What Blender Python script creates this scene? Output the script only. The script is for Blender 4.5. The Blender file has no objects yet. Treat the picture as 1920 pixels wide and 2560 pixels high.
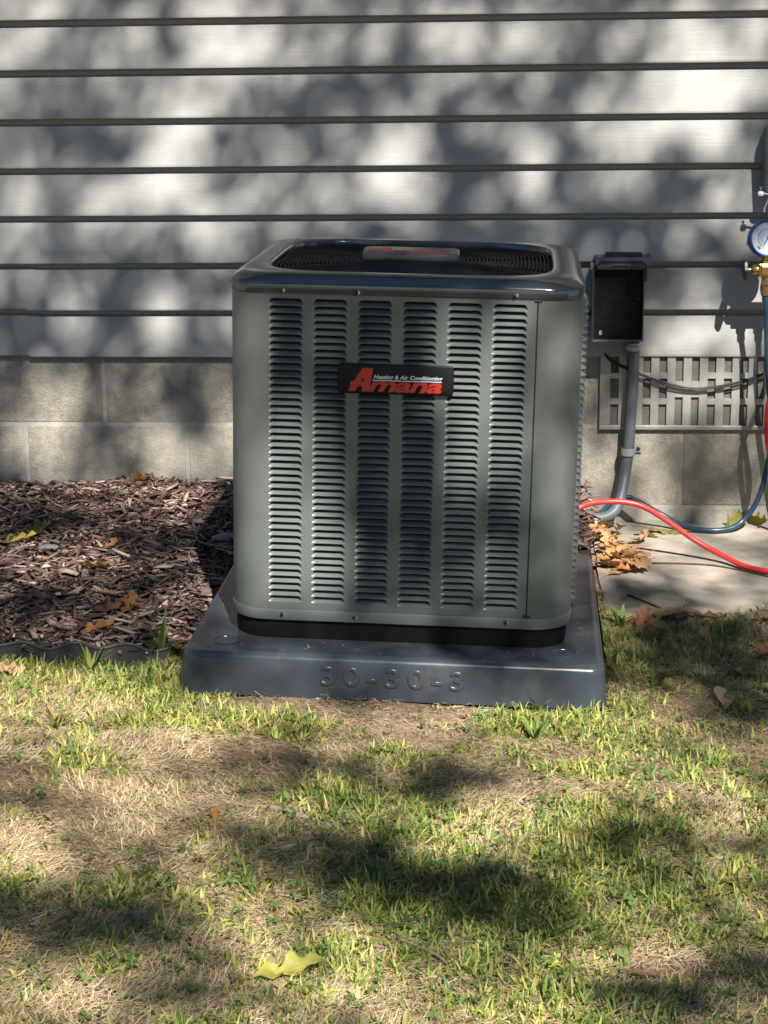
import bpy, bmesh, math, random
import numpy as np
from mathutils import Vector, Matrix, Euler, noise

# ---------------------------------------------------------------- camera, sky, sun, exposure
I = 0.0254                                   # everything below is measured in inches
SC = bpy.context.scene
COL = SC.collection

cam_d = bpy.data.cameras.new('camera')
cam = bpy.data.objects.new('camera', cam_d)
COL.objects.link(cam)
PITCH, YAW, ROLL = 0.24211, -0.07452, -0.01154
_f = Vector((math.sin(YAW) * math.cos(PITCH), math.cos(YAW) * math.cos(PITCH), -math.sin(PITCH)))
_r0 = Vector((math.cos(YAW), -math.sin(YAW), 0))
_u0 = _r0.cross(_f)
_r = math.cos(ROLL) * _r0 + math.sin(ROLL) * _u0
_u = -math.sin(ROLL) * _r0 + math.cos(ROLL) * _u0
_m = Matrix((_r, _u, -_f)).transposed().to_4x4()
_m.translation = Vector((5.553, -168.838, 42.610)) * I
cam.matrix_world = _m
cam_d.sensor_fit = 'VERTICAL'
cam_d.sensor_height = 36.0
cam_d.sensor_width = 27.0
cam_d.lens = 62.464
cam_d.clip_start = 0.05
cam_d.clip_end = 2000
SC.camera = cam

SUN_EL, SUN_AZ = math.radians(45.0), math.radians(18.5)      # azimuth measured from -Y towards +X
SUN = Vector((math.sin(SUN_AZ) * math.cos(SUN_EL), -math.cos(SUN_AZ) * math.cos(SUN_EL), math.sin(SUN_EL)))
world = bpy.data.worlds.new('World')
SC.world = world
world.use_nodes = True
wn = world.node_tree
sky = wn.nodes.new('ShaderNodeTexSky')
sky.sky_type = 'NISHITA'
sky.sun_disc = False
sky.sun_elevation = SUN_EL
sky.sun_rotation = math.atan2(SUN.x, SUN.y)
sky.air_density = 1.0
sky.dust_density = 0.3
sky.ozone_density = 6.0
wn.links.new(sky.outputs[0], wn.nodes['Background'].inputs[0])
wn.nodes['Background'].inputs[1].default_value = 0.05
sun_d = bpy.data.lights.new('sun', 'SUN')
sun_d.energy = 5.0
sun_d.angle = math.radians(0.53)
sun_d.color = (1.0, 0.96, 0.90)
sun = bpy.data.objects.new('sun', sun_d)
COL.objects.link(sun)
sun.rotation_euler = SUN.to_track_quat('Z', 'Y').to_euler()
sun.location = SUN * 30
SC.view_settings.view_transform = 'Standard'
SC.view_settings.look = 'None'
SC.view_settings.gamma = 1.0
SC.view_settings.use_curve_mapping = False
SC.view_settings.exposure = 1.32
SC.render.engine = 'CYCLES'
SC.cycles.use_denoising = True
SC.cycles.max_bounces = 8
SC.cycles.diffuse_bounces = 3
SC.cycles.glossy_bounces = 3
SC.cycles.transmission_bounces = 4
SC.cycles.transparent_max_bounces = 4
SC.cycles.caustics_reflective = False
SC.cycles.caustics_refractive = False

# ---------------------------------------------------------------- helpers
rnd = random.Random(11)


def mesh_from(verts, faces, mat=None, smooth=False, name='mesh', uniq=False):
    me = bpy.data.meshes.new(name)
    me.from_pydata([(v[0] * I, v[1] * I, v[2] * I) for v in verts], [], faces)
    if mat:
        me.materials.append(mat)
    if smooth:
        me.polygons.foreach_set('use_smooth', [True] * len(me.polygons))
    me.update()
    return me


def obj(name, me, parent=None, loc=None, rot=None, label=None, cat=None, group=None, kind=None):
    o = bpy.data.objects.new(name, me)
    COL.objects.link(o)
    if parent is not None:
        o.parent = parent
    if loc is not None:
        o.location = (loc[0] * I, loc[1] * I, loc[2] * I)
    if rot is not None:
        o.rotation_euler = rot
    if label:
        o['label'] = label
    if cat:
        o['category'] = cat
    if group:
        o['group'] = group
    if kind:
        o['kind'] = kind
    return o


def thing(name, label, cat, loc=(0, 0, 0), rot=None, group=None):
    return obj(name, None, None, loc, rot, label, cat, group)


def bm_mesh(bm, mat, smooth=False, name='mesh', normals=True):
    if normals:
        bmesh.ops.recalc_face_normals(bm, faces=bm.faces)
    for v in bm.verts:
        v.co *= I
    me = bpy.data.meshes.new(name)
    bm.to_mesh(me)
    bm.free()
    if mat:
        me.materials.append(mat)
    if smooth:
        me.polygons.foreach_set('use_smooth', [True] * len(me.polygons))
    return me


def box_bm(lo, hi, bev=0.0, seg=2):
    bm = bmesh.new()
    bmesh.ops.create_cube(bm, size=1)
    for v in bm.verts:
        v.co = Vector([(lo[k] + hi[k]) / 2 + v.co[k] * (hi[k] - lo[k]) for k in range(3)])
    if bev > 0:
        bmesh.ops.bevel(bm, geom=list(bm.edges), offset=bev, segments=seg, profile=0.5, affect='EDGES')
    return bm


def box(lo, hi, mat, bev=0.0, seg=2, smooth=False):
    return bm_mesh(box_bm(lo, hi, bev, seg), mat, smooth)


def join_boxes(boxes, mat, bev=0.0, seg=1):
    vs, fs = [], []
    for lo, hi in boxes:
        b = box_bm(lo, hi, bev, seg)
        b.verts.index_update()
        n = len(vs)
        vs += [tuple(v.co) for v in b.verts]
        fs += [[v.index + n for v in f.verts] for f in b.faces]
        b.free()
    return mesh_from(vs, fs, mat)


def catmull(pts, n=8):
    pts = [Vector(p) for p in pts]
    P = [2 * pts[0] - pts[1]] + pts + [2 * pts[-1] - pts[-2]]
    out = []
    for i in range(1, len(P) - 2):
        for k in range(n):
            t = k / n
            a, b, c, d = P[i - 1], P[i], P[i + 1], P[i + 2]
            out.append(0.5 * ((2 * b) + (c - a) * t + (2 * a - 5 * b + 4 * c - d) * t * t + (3 * b - a - 3 * c + d) * t ** 3))
    out.append(pts[-1])
    return out


def tube_data(path, rad, sides=10, cap=True, closed=False):
    path = [Vector(p) for p in path]
    n = len(path)
    rads = rad if isinstance(rad, (list, tuple)) else [rad] * n
    vs, fs = [], []
    prev = None
    for i in range(n):
        if closed:
            t = path[(i + 1) % n] - path[i - 1]
        else:
            t = path[min(i + 1, n - 1)] - path[max(i - 1, 0)]
        t.normalize()
        if prev is None:
            a = t.orthogonal().normalized()
        else:
            a = prev - t * prev.dot(t)
            if a.length < 1e-6:
                a = t.orthogonal()
            a.normalize()
        prev = a
        b = t.cross(a)
        for k in range(sides):
            w = 2 * math.pi * k / sides
            vs.append(tuple(path[i] + rads[i] * (math.cos(w) * a + math.sin(w) * b)))
    m = n if closed else n - 1
    for i in range(m):
        j = (i + 1) % n
        for k in range(sides):
            l = (k + 1) % sides
            fs.append((i * sides + k, i * sides + l, j * sides + l, j * sides + k))
    if cap and not closed:
        fs.append(tuple(range(sides - 1, -1, -1)))
        fs.append(tuple(range((n - 1) * sides, n * sides)))
    return vs, fs


def tube(path, rad, mat, sides=10, cap=True, closed=False):
    v, f = tube_data(path, rad, sides, cap, closed)
    return mesh_from(v, f, mat, True)


def lathe(profile, mat, sides=24, axis='Z', smooth=True):
    """profile: (radius, height) pairs; revolved about an axis, ends closed."""
    vs, fs = [], []
    for r, h in profile:
        for k in range(sides):
            w = 2 * math.pi * k / sides
            c, s = r * math.cos(w), r * math.sin(w)
            vs.append({'Z': (c, s, h), 'Y': (c, h, s), 'X': (h, c, s)}[axis])
    for i in range(len(profile) - 1):
        for k in range(sides):
            l = (k + 1) % sides
            fs.append((i * sides + k, i * sides + l, (i + 1) * sides + l, (i + 1) * sides + k))
    fs.append(tuple(range(sides)))
    fs.append(tuple(range((len(profile) - 1) * sides, len(profile) * sides)))
    bm = bmesh.new()
    V = [bm.verts.new(v) for v in vs]
    for f in fs:
        bm.faces.new([V[i] for i in f])
    me = bm_mesh(bm, mat, False)
    if smooth:
        for p in me.polygons:
            p.use_smooth = len(p.vertices) == 4
        me.set_sharp_from_angle(angle=math.radians(40))
    return me


def smooth_by_angle(me, deg=35):
    me.polygons.foreach_set('use_smooth', [True] * len(me.polygons))
    me.set_sharp_from_angle(angle=math.radians(deg))
    return me


def text_mesh(body, size, mat, extrude=0.02, shear=0.0, offset=0.0, bevel=0.0, spacing=1.0):
    """Flat lettering in the XY plane, in inches, from Blender's own font."""
    cu = bpy.data.curves.new('lettering', 'FONT')
    cu.body = body
    cu.size = size * I
    cu.extrude = extrude * I
    cu.shear = shear
    cu.offset = offset * I
    cu.bevel_depth = bevel * I
    cu.bevel_resolution = 1
    cu.space_character = spacing
    cu.resolution_u = 3
    return curve_to_mesh(cu, mat)


def curve_to_mesh(cu, mat):
    o = bpy.data.objects.new('lettering_source', cu)
    COL.objects.link(o)
    dg = bpy.context.evaluated_depsgraph_get()
    me = bpy.data.meshes.new_from_object(o.evaluated_get(dg))
    bpy.data.objects.remove(o)
    bpy.data.curves.remove(cu)
    me.materials.clear()
    me.materials.append(mat)
    return me


def fit_width(me, x0, x1, y0=None, y1=None):
    """Scale a lettering mesh so that it spans x0..x1 (and y0..y1), inches."""
    n = len(me.vertices)
    a = np.empty(n * 3)
    me.vertices.foreach_get('co', a)
    a = a.reshape(-1, 3)
    mn, mx = a.min(0), a.max(0)
    sx = (x1 - x0) * I / (mx[0] - mn[0])
    a[:, 0] = (a[:, 0] - mn[0]) * sx + x0 * I
    if y0 is not None:
        sy = (y1 - y0) * I / (mx[1] - mn[1])
        a[:, 1] = (a[:, 1] - mn[1]) * sy + y0 * I
    me.vertices.foreach_set('co', a.ravel())
    me.update()
    return me


def bulk_mesh(name, co, tris, mat, col=None, smooth=False):
    """Fast mesh from numpy arrays (inches) with an optional per-vertex colour."""
    me = bpy.data.meshes.new(name)
    me.vertices.add(len(co))
    me.vertices.foreach_set('co', (co * I).astype(np.float32).ravel())
    me.loops.add(tris.size)
    me.loops.foreach_set('vertex_index', tris.astype(np.int32).ravel())
    me.polygons.add(len(tris))
    me.polygons.foreach_set('loop_start', np.arange(0, tris.size, 3, dtype=np.int32))
    me.polygons.foreach_set('loop_total', np.full(len(tris), 3, dtype=np.int32))
    if smooth:
        me.polygons.foreach_set('use_smooth', np.ones(len(tris), dtype=bool))
    if col is not None:
        at = me.color_attributes.new('col', 'FLOAT_COLOR', 'POINT')
        at.data.foreach_set('color', np.c_[col, np.ones(len(col))].astype(np.float32).ravel())
    me.materials.append(mat)
    me.update()
    me.validate()
    return me


# ---------------------------------------------------------------- materials
def new_mat(name):
    m = bpy.data.materials.new(name)
    m.use_nodes = True
    return m, m.node_tree, m.node_tree.nodes['Principled BSDF']


def mat(name, c1, c2=None, scale=10, rough=0.6, metal=0.0, bump=0.0, bscale=150, stretch=(1, 1, 1), detail=5, spec=0.5,
        lo=0.35, hi=0.65, rvar=0.0, c3=None, scale3=2.0, lo3=0.5, hi3=0.75, bdist=0.002, coat=0.0):
    m, nt, bs = new_mat(name)
    N, L = nt.nodes, nt.links
    bs.inputs['Base Color'].default_value = (*c1, 1)
    bs.inputs['Roughness'].default_value = rough
    bs.inputs['Metallic'].default_value = metal
    bs.inputs['Specular IOR Level'].default_value = spec
    bs.inputs['Coat Weight'].default_value = coat
    geo = N.new('ShaderNodeNewGeometry')
    mp = N.new('ShaderNodeMapping')
    mp.inputs['Scale'].default_value = stretch
    L.new(geo.outputs['Position'], mp.inputs['Vector'])

    def nz(s, d=detail, r=0.6):
        n = N.new('ShaderNodeTexNoise')
        n.inputs['Scale'].default_value = s
        n.inputs['Detail'].default_value = d
        n.inputs['Roughness'].default_value = r
        L.new(mp.outputs[0], n.inputs['Vector'])
        return n

    def ramp(src, a, b):
        r = N.new('ShaderNodeMapRange')
        r.inputs['From Min'].default_value = a
        r.inputs['From Max'].default_value = b
        L.new(src, r.inputs['Value'])
        return r.outputs[0]

    def mix(fac, a, b):
        x = N.new('ShaderNodeMix')
        x.data_type = 'RGBA'
        L.new(fac, x.inputs['Factor'])
        if isinstance(a, tuple):
            x.inputs['A'].default_value = (*a, 1)
        else:
            L.new(a, x.inputs['A'])
        x.inputs['B'].default_value = (*b, 1)
        return x.outputs['Result']

    if c2 is not None:
        n1 = nz(scale)
        c = mix(ramp(n1.outputs[0], lo, hi), c1, c2)
        if c3 is not None:
            c = mix(ramp(nz(scale3, 4).outputs[0], lo3, hi3), c, c3)
        L.new(c, bs.inputs['Base Color'])
        if rvar:
            r = N.new('ShaderNodeMapRange')
            r.inputs['To Min'].default_value = rough - rvar
            r.inputs['To Max'].default_value = rough + rvar
            L.new(n1.outputs[0], r.inputs['Value'])
            L.new(r.outputs[0], bs.inputs['Roughness'])
    if bump:
        b = N.new('ShaderNodeBump')
        b.inputs['Strength'].default_value = bump
        b.inputs['Distance'].default_value = bdist
        L.new(nz(bscale, 5).outputs[0], b.inputs['Height'])
        L.new(b.outputs[0], bs.inputs['Normal'])
    return m


def leaf_mat(name, color=None, trans=0.3, rough=0.5, attr=False, c2=None, scale=60):
    """Thin plant tissue: some light passes through it."""
    m, nt, bs = new_mat(name)
    N, L = nt.nodes, nt.links
    bs.inputs['Roughness'].default_value = rough
    bs.inputs['Specular IOR Level'].default_value = 0.35
    tr = N.new('ShaderNodeBsdfTranslucent')
    mx = N.new('ShaderNodeMixShader')
    mx.inputs[0].default_value = trans
    src = None
    if attr:
        a = N.new('ShaderNodeAttribute')
        a.attribute_name = 'col'
        src = a.outputs['Color']
    elif c2 is not None:
        geo = N.new('ShaderNodeNewGeometry')
        n = N.new('ShaderNodeTexNoise')
        n.inputs['Scale'].default_value = scale
        n.inputs['Detail'].default_value = 5
        L.new(geo.outputs['Position'], n.inputs['Vector'])
        r = N.new('ShaderNodeMapRange')
        r.inputs['From Min'].default_value = 0.38
        r.inputs['From Max'].default_value = 0.66
        L.new(n.outputs[0], r.inputs['Value'])
        x = N.new('ShaderNodeMix')
        x.data_type = 'RGBA'
        L.new(r.outputs[0], x.inputs['Factor'])
        x.inputs['A'].default_value = (*color, 1)
        x.inputs['B'].default_value = (*c2, 1)
        src = x.outputs['Result']
    if src is not None:
        L.new(src, bs.inputs['Base Color'])
        L.new(src, tr.inputs['Color'])
    else:
        bs.inputs['Base Color'].default_value = (*color, 1)
        tr.inputs['Color'].default_value = (*color, 1)
    L.new(bs.outputs[0], mx.inputs[1])
    L.new(tr.outputs[0], mx.inputs[2])
    L.new(mx.outputs[0], N['Material Output'].inputs['Surface'])
    return m


M = {}
M['siding'] = mat('vinyl_siding', (0.322, 0.315, 0.297), (0.297, 0.291, 0.275), scale=5, rough=0.55, bump=0.42, bscale=210, stretch=(0.05, 1, 1), bdist=0.0014, spec=0.3, c3=(0.278, 0.272, 0.258), scale3=1.4)
M['block'] = mat('concrete_block', (0.32, 0.292, 0.238), (0.225, 0.207, 0.170), scale=42, rough=0.95, bump=0.7, bscale=150, bdist=0.004, spec=0.2, detail=10, lo=0.4, hi=0.66, c3=(0.36, 0.33, 0.275), scale3=4)
M['mortar'] = mat('mortar', (0.40, 0.375, 0.325), (0.31, 0.29, 0.25), scale=30, rough=0.95, bump=0.4, bscale=220, spec=0.2)
M['vent'] = mat('vent_metal', (0.40, 0.395, 0.35), (0.33, 0.325, 0.29), scale=22, rough=0.42, metal=0.35, bump=0.1, bscale=90)
M['screen'] = mat('vent_screen', (0.16, 0.147, 0.128), (0.11, 0.10, 0.088), scale=120, rough=0.9, stretch=(1, 1, 3))
M['case'] = mat('enamelled_steel', (0.148, 0.163, 0.153), (0.128, 0.141, 0.133), scale=9, rough=0.37, metal=0.32, bump=0.03, bscale=500, bdist=0.0005, rvar=0.05)
M['cap'] = mat('cap_steel', (0.115, 0.130, 0.135), (0.100, 0.113, 0.118), scale=7, rough=0.17, metal=0.75, bump=0.04, bscale=14, bdist=0.002, rvar=0.06)
M['badge'] = mat('badge_plastic', (0.17, 0.155, 0.14), (0.14, 0.128, 0.115), scale=30, rough=0.28, metal=0.3)
M['black'] = mat('black_plastic', (0.012, 0.013, 0.015), (0.02, 0.021, 0.023), scale=30, rough=0.42, bump=0.05)
M['deepblack'] = mat('matt_black', (0.006, 0.006, 0.006), (0.010, 0.010, 0.010), scale=25, rough=0.65, spec=0.12)
M['inside'] = mat('dark_interior', (0.010, 0.010, 0.011), (0.02, 0.02, 0.02), scale=40, rough=0.8)
M['wire'] = mat('grille_wire', (0.007, 0.008, 0.011), (0.011, 0.012, 0.016), scale=50, rough=0.6, spec=0.25)
M['plate'] = mat('nameplate_black', (0.006, 0.006, 0.008), (0.009, 0.009, 0.011), scale=50, rough=0.38, spec=0.2)
M['red'] = mat('logo_red', (0.50, 0.035, 0.018), (0.43, 0.03, 0.016), scale=60, rough=0.4)
M['white'] = mat('white_print', (0.72, 0.73, 0.70), (0.6, 0.62, 0.6), scale=200, rough=0.4)
M['screw'] = mat('screw_dark', (0.03, 0.03, 0.032), (0.05, 0.05, 0.05), scale=100, rough=0.35, metal=0.6)
M['shiny'] = mat('bright_steel', (0.62, 0.63, 0.64), (0.5, 0.51, 0.52), scale=80, rough=0.25, metal=0.9)
M['pad'] = mat('moulded_plastic', (0.040, 0.049, 0.062), (0.033, 0.040, 0.051), scale=13, rough=0.27, spec=0.5, bump=0.10, bscale=420, bdist=0.0006, rvar=0.08, c3=(0.085, 0.082, 0.08), scale3=12, lo3=0.55, hi3=0.8)
M['slab'] = mat('slab_concrete', (0.345, 0.308, 0.25), (0.225, 0.20, 0.162), scale=11, rough=0.95, bump=0.5, bscale=130, bdist=0.003, spec=0.2, detail=10, c3=(0.41, 0.37, 0.30), scale3=5)
M['soil'] = mat('lawn_soil', (0.19, 0.135, 0.085), (0.29, 0.215, 0.135), scale=30, rough=0.98, bump=1.0, bscale=110, bdist=0.008, spec=0.1, detail=9, c3=(0.10, 0.068, 0.042), scale3=45)
M['mulch_base'] = mat('mulch_base', (0.045, 0.028, 0.020), (0.075, 0.05, 0.036), scale=60, rough=0.98, bump=0.9, bscale=90, bdist=0.006, spec=0.1)
M['boxgrey'] = mat('box_paint', (0.022, 0.024, 0.022), (0.016, 0.018, 0.017), scale=30, rough=0.45, bump=0.05)
M['hood'] = mat('hood_grey', (0.15, 0.175, 0.20), (0.12, 0.14, 0.165), scale=25, rough=0.45, metal=0.2)
M['meter'] = mat('utility_grey', (0.075, 0.083, 0.082), (0.06, 0.066, 0.066), scale=18, rough=0.5)
M['conduit'] = mat('conduit_grey', (0.105, 0.12, 0.13), (0.078, 0.09, 0.10), scale=22, rough=0.5, bump=0.06, bscale=200)
M['galv'] = mat('galvanised', (0.42, 0.44, 0.45), (0.34, 0.36, 0.37), scale=60, rough=0.4, metal=0.5)
M['hose_red'] = mat('hose_red', (0.58, 0.036, 0.028), (0.49, 0.03, 0.025), scale=30, rough=0.38)
M['hose_blue'] = mat('hose_blue', (0.016, 0.045, 0.075), (0.012, 0.034, 0.058), scale=30, rough=0.35)
M['hose_yellow'] = mat('hose_yellow', (0.6, 0.42, 0.03), (0.5, 0.36, 0.03), scale=30, rough=0.4)
M['brass'] = mat('brass', (0.52, 0.34, 0.125), (0.42, 0.265, 0.09), scale=60, rough=0.26, metal=0.95)
M['gauge_blue'] = mat('gauge_blue', (0.03, 0.10, 0.34), (0.025, 0.085, 0.29), scale=40, rough=0.3)
M['gauge_red'] = mat('gauge_red', (0.5, 0.03, 0.03), (0.42, 0.028, 0.028), scale=40, rough=0.3)
M['dial'] = mat('dial_white', (0.66, 0.70, 0.76), (0.6, 0.65, 0.72), scale=60, rough=0.35)
M['dial_pink'] = mat('dial_pink', (0.62, 0.33, 0.33), (0.55, 0.28, 0.3), scale=60, rough=0.4)
M['dial_cyan'] = mat('dial_cyan', (0.42, 0.58, 0.70), (0.38, 0.52, 0.66), scale=60, rough=0.4)
M['dial_green'] = mat('dial_green', (0.06, 0.32, 0.12), None, rough=0.4)
M['cable'] = mat('cable_black', (0.012, 0.012, 0.012), (0.02, 0.02, 0.02), scale=60, rough=0.45)
M['edging'] = mat('edging_plastic', (0.028, 0.030, 0.032), (0.06, 0.058, 0.054), scale=16, rough=0.55, bump=0.25, bscale=60, stretch=(1, 1, 0.15))
M['bark'] = mat('tree_bark', (0.10, 0.075, 0.055), (0.05, 0.038, 0.028), scale=9, rough=0.95, bump=0.8, bscale=25, bdist=0.02, stretch=(1, 1, 0.25))
M['twig'] = mat('twig_grey', (0.30, 0.25, 0.19), (0.17, 0.135, 0.10), scale=90, rough=0.9, bump=0.4, bscale=200)
M['twig_dark'] = mat('twig_dark', (0.05, 0.035, 0.025), (0.09, 0.065, 0.045), scale=90, rough=0.9)
M['stone'] = mat('pale_stone', (0.22, 0.23, 0.23), (0.15, 0.155, 0.155), scale=60, rough=0.9, bump=0.3)
M['grass'] = leaf_mat('grass_blade', attr=True, trans=0.30, rough=0.5)
M['straw'] = leaf_mat('dry_straw', attr=True, trans=0.15, rough=0.7)
M['clover'] = leaf_mat('clover_leaf', attr=True, trans=0.25, rough=0.5)
M['chips'] = mat('bark_chip', (0.2, 0.13, 0.1))
_nt = M['chips'].node_tree
_a = _nt.nodes.new('ShaderNodeAttribute')
_a.attribute_name = 'col'
_nt.links.new(_a.outputs['Color'], _nt.nodes['Principled BSDF'].inputs['Base Color'])
_nt.nodes['Principled BSDF'].inputs['Roughness'].default_value = 0.9
_nt.nodes['Principled BSDF'].inputs['Specular IOR Level'].default_value = 0.25
M['crown'] = leaf_mat('crown_leaf', (0.05, 0.09, 0.025), trans=0.25, c2=(0.07, 0.115, 0.03), scale=3)
LEAFC = {
    'tan': ((0.49, 0.29, 0.14), (0.34, 0.19, 0.085)),
    'orange': ((0.52, 0.235, 0.06), (0.36, 0.15, 0.045)),
    'brown': ((0.27, 0.115, 0.055), (0.17, 0.075, 0.04)),
    'yellow': ((0.50, 0.36, 0.06), (0.33, 0.28, 0.05)),
    'olive': ((0.40, 0.34, 0.06), (0.24, 0.24, 0.05)),
    'green': ((0.15, 0.155, 0.035), (0.24, 0.19, 0.05)),
    'pale': ((0.48, 0.30, 0.19), (0.37, 0.22, 0.13)),
}
for k, (a, b) in LEAFC.items():
    M['leaf_' + k] = leaf_mat('fallen_leaf_' + k, a, trans=0.22, c2=b, scale=45, rough=0.6)

# ---------------------------------------------------------------- the ground
FR_O = Vector((-17.78084, -51.16423, 0.23811))
FR_A, FR_B, FR_Z = Vector((0.99957, -0.00753, -0.02841)), Vector((0.00789, 0.99989, 0.01254)), Vector((0.02832, -0.01276, 0.99952))
FRAME = Matrix((FR_A, FR_B, FR_Z)).transposed().to_4x4()       # the pad sits slightly out of level


def frame_at(a, b, z):
    m = FRAME.copy()
    m.translation = (FR_O + a * FR_A + b * FR_B + z * FR_Z) * I
    return m


def vnoise(x, y, s, seed=0):
    """value noise on arrays, feature size s inches, 0..1"""
    x = np.asarray(x, float) / s + 1000 + seed * 17.3
    y = np.asarray(y, float) / s + 1000 + seed * 9.1
    xi, yi = np.floor(x).astype(np.int64), np.floor(y).astype(np.int64)
    fx, fy = x - xi, y - yi
    fx, fy = fx * fx * (3 - 2 * fx), fy * fy * (3 - 2 * fy)

    def h(i, j):
        n = (i * 374761393 + j * 668265263 + seed * 1442695) & 0xffffffff
        n = ((n ^ (n >> 13)) * 1274126177) & 0xffffffff
        return ((n ^ (n >> 16)) & 0xffff) / 65535.0
    return (h(xi, yi) * (1 - fx) + h(xi + 1, yi) * fx) * (1 - fy) + (h(xi, yi + 1) * (1 - fx) + h(xi + 1, yi + 1) * fx) * fy


def gauss(x, y, cx, cy, rx, ry):
    return np.exp(-(((x - cx) / rx) ** 2 + ((y - cy) / ry) ** 2))


def lawn_z(x, y):
    x, y = np.asarray(x, float), np.asarray(y, float)
    z = np.clip(0.1 - 0.028 * (x + 17.8), -0.75, 0.3)
    z = z + 0.7 * (vnoise(x, y, 14, 1) - 0.5) + 0.35 * (vnoise(x, y, 4, 2) - 0.5)
    z = z + 0.35 * gauss(x, y, -6, -53, 9, 2.5) - 0.25 * gauss(x, y, 6, -50.5, 8, 1.5)
    z = z - 1.0 * np.clip((x - 13.2) / 1.0, 0, 1) * np.clip((y + 31.2) / 1.0, 0, 1)
    z = z + 0.55 * np.clip((x - 11) / 3, 0, 1) * np.exp(-((y + 32.5) / 3.0) ** 2) + 0.35 * np.clip((x - 11.5) / 1, 0, 1) * np.clip((y + 46) / 6, 0, 1) * np.clip((16 - x) / 2, 0, 1)
    z = z - 0.6 * np.clip((-15 - x) / 1.5, 0, 1) * np.clip((y + 44.3) / 1.5, 0, 1)
    z = z + 0.9 * gauss(x, y, -19.3, -45.6, 2.0, 2.0)
    return z


def mulch_z(x, y):
    x, y = np.asarray(x, float), np.asarray(y, float)
    z = 1.55 + (y + 45.5) / 45.5 * 2.35
    return z + 0.7 * (vnoise(x, y, 9, 5) - 0.5) + 0.35 * (vnoise(x, y, 3, 6) - 0.5)


def soil_mask(x, y):
    x, y = np.asarray(x, float), np.asarray(y, float)
    w = 0.8 + 0.5 * vnoise(x, y, 3, 8)
    m = np.maximum(gauss(x, y, -7.5, -52.8, 6.5, 2.4), gauss(x, y, -2, -53.5, 6.0, 2.9))
    m = np.maximum(m, gauss(x, y, -0.8, -57.5, 2.6, 2.8) * 0.95)
    m = np.maximum(m, gauss(x, y, -10.5, -60.5, 2.5, 1.3) * 0.8)
    m = np.maximum(m, gauss(x, y, 9, -60, 3.0, 1.6) * 0.7)
    m = np.maximum(m, gauss(x, y, 13.5, -88, 3.0, 3) * 0.7)
    return m * w


def in_pad(x, y, grow=0.0):
    dx, dy = x - FR_O.x, y - FR_O.y
    a = dx * FR_A.x + dy * FR_A.y
    b = dx * FR_B.x + dy * FR_B.y
    return (a > -grow) & (a < 30 + grow) & (b > -grow) & (b < 30 + grow)


def sheet(name, xs, ys, zf, mat_, kind='structure', **kw):
    X, Y = np.meshgrid(xs, ys)
    Z = zf(X, Y)
    co = np.stack([X, Y, Z], -1).reshape(-1, 3)
    nx, ny = len(xs), len(ys)
    i = np.arange((ny - 1) * (nx - 1))
    j = i // (nx - 1) * nx + i % (nx - 1)
    t = np.concatenate([np.stack([j, j + 1, j + nx + 1], -1), np.stack([j, j + nx + 1, j + nx], -1)])
    return obj(name, bulk_mesh(name, co, t, mat_, smooth=True), kind=kind, **kw)


far = np.array([110, 150, 220, 350, 600, 1200, 2500, 5000, 9000.])
xs = np.concatenate([-far[::-1] + 20, np.arange(-86, 86, 1.0), far - 20])
ys = np.concatenate([-far[::-1] - 20, np.arange(-126, 6, 1.0), far - 90])
sheet('ground', xs, ys, lawn_z, M['soil'])
sheet('mulch_bed', np.arange(-120, 13.2, 0.9), np.concatenate([np.arange(-45.6, -0.3, 0.9), [-0.25]]),
      lambda x, y: np.where(in_pad(x, y, -0.6), -1.5, mulch_z(x, y)) - 0.25, M['mulch_base'])

# the concrete slab: an irregular front edge, one mesh
bm = box_bm((13.1, -31.2, -3.2), (110, -0.25, 0.0), 0.0)
bmesh.ops.subdivide_edges(bm, edges=list(bm.edges), cuts=14, use_grid_fill=True)
for v in bm.verts:
    n = noise.noise(Vector((v.co.x * 0.2, v.co.y * 0.2, 3)))
    if v.co.y < -31:
        v.co.y += 0.7 * n
    if v.co.x < 13.2:
        v.co.x += 0.35 * n
    v.co.z += 0.05 * n
obj('patio_slab', smooth_by_angle(bm_mesh(bm, M['slab'])), kind='structure')

# ---------------------------------------------------------------- the house wall
house = thing('house', 'house wall of pale grey lap siding above a concrete block foundation', 'house')
ZS, ZM, X0 = 16.222, 9.506, -42.329
found = obj('foundation_wall', box((-150, 0.0, -8), (150, 7.0, 17.6), M['mortar']), house)
# blocks: 16 x 8 inch, half-bond; mortar shows flush between them
blk_full = {}


def block_mesh(w, h, seed):
    bm = box_bm((0, 0, 0), (w, 3.0, h), 0.0)
    bmesh.ops.bevel(bm, geom=[e for e in bm.edges if all(v.co.y < 0.1 for v in e.verts)], offset=0.06, segments=2, profile=0.6, affect='EDGES')
    r = random.Random(seed)
    for v in bm.verts:
        if v.co.y < 0.3:
            v.co.x += r.uniform(-.03, .03)
            v.co.z += r.uniform(-.03, .03)
    return smooth_by_angle(bm_mesh(bm, M['block']), 40)


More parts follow.
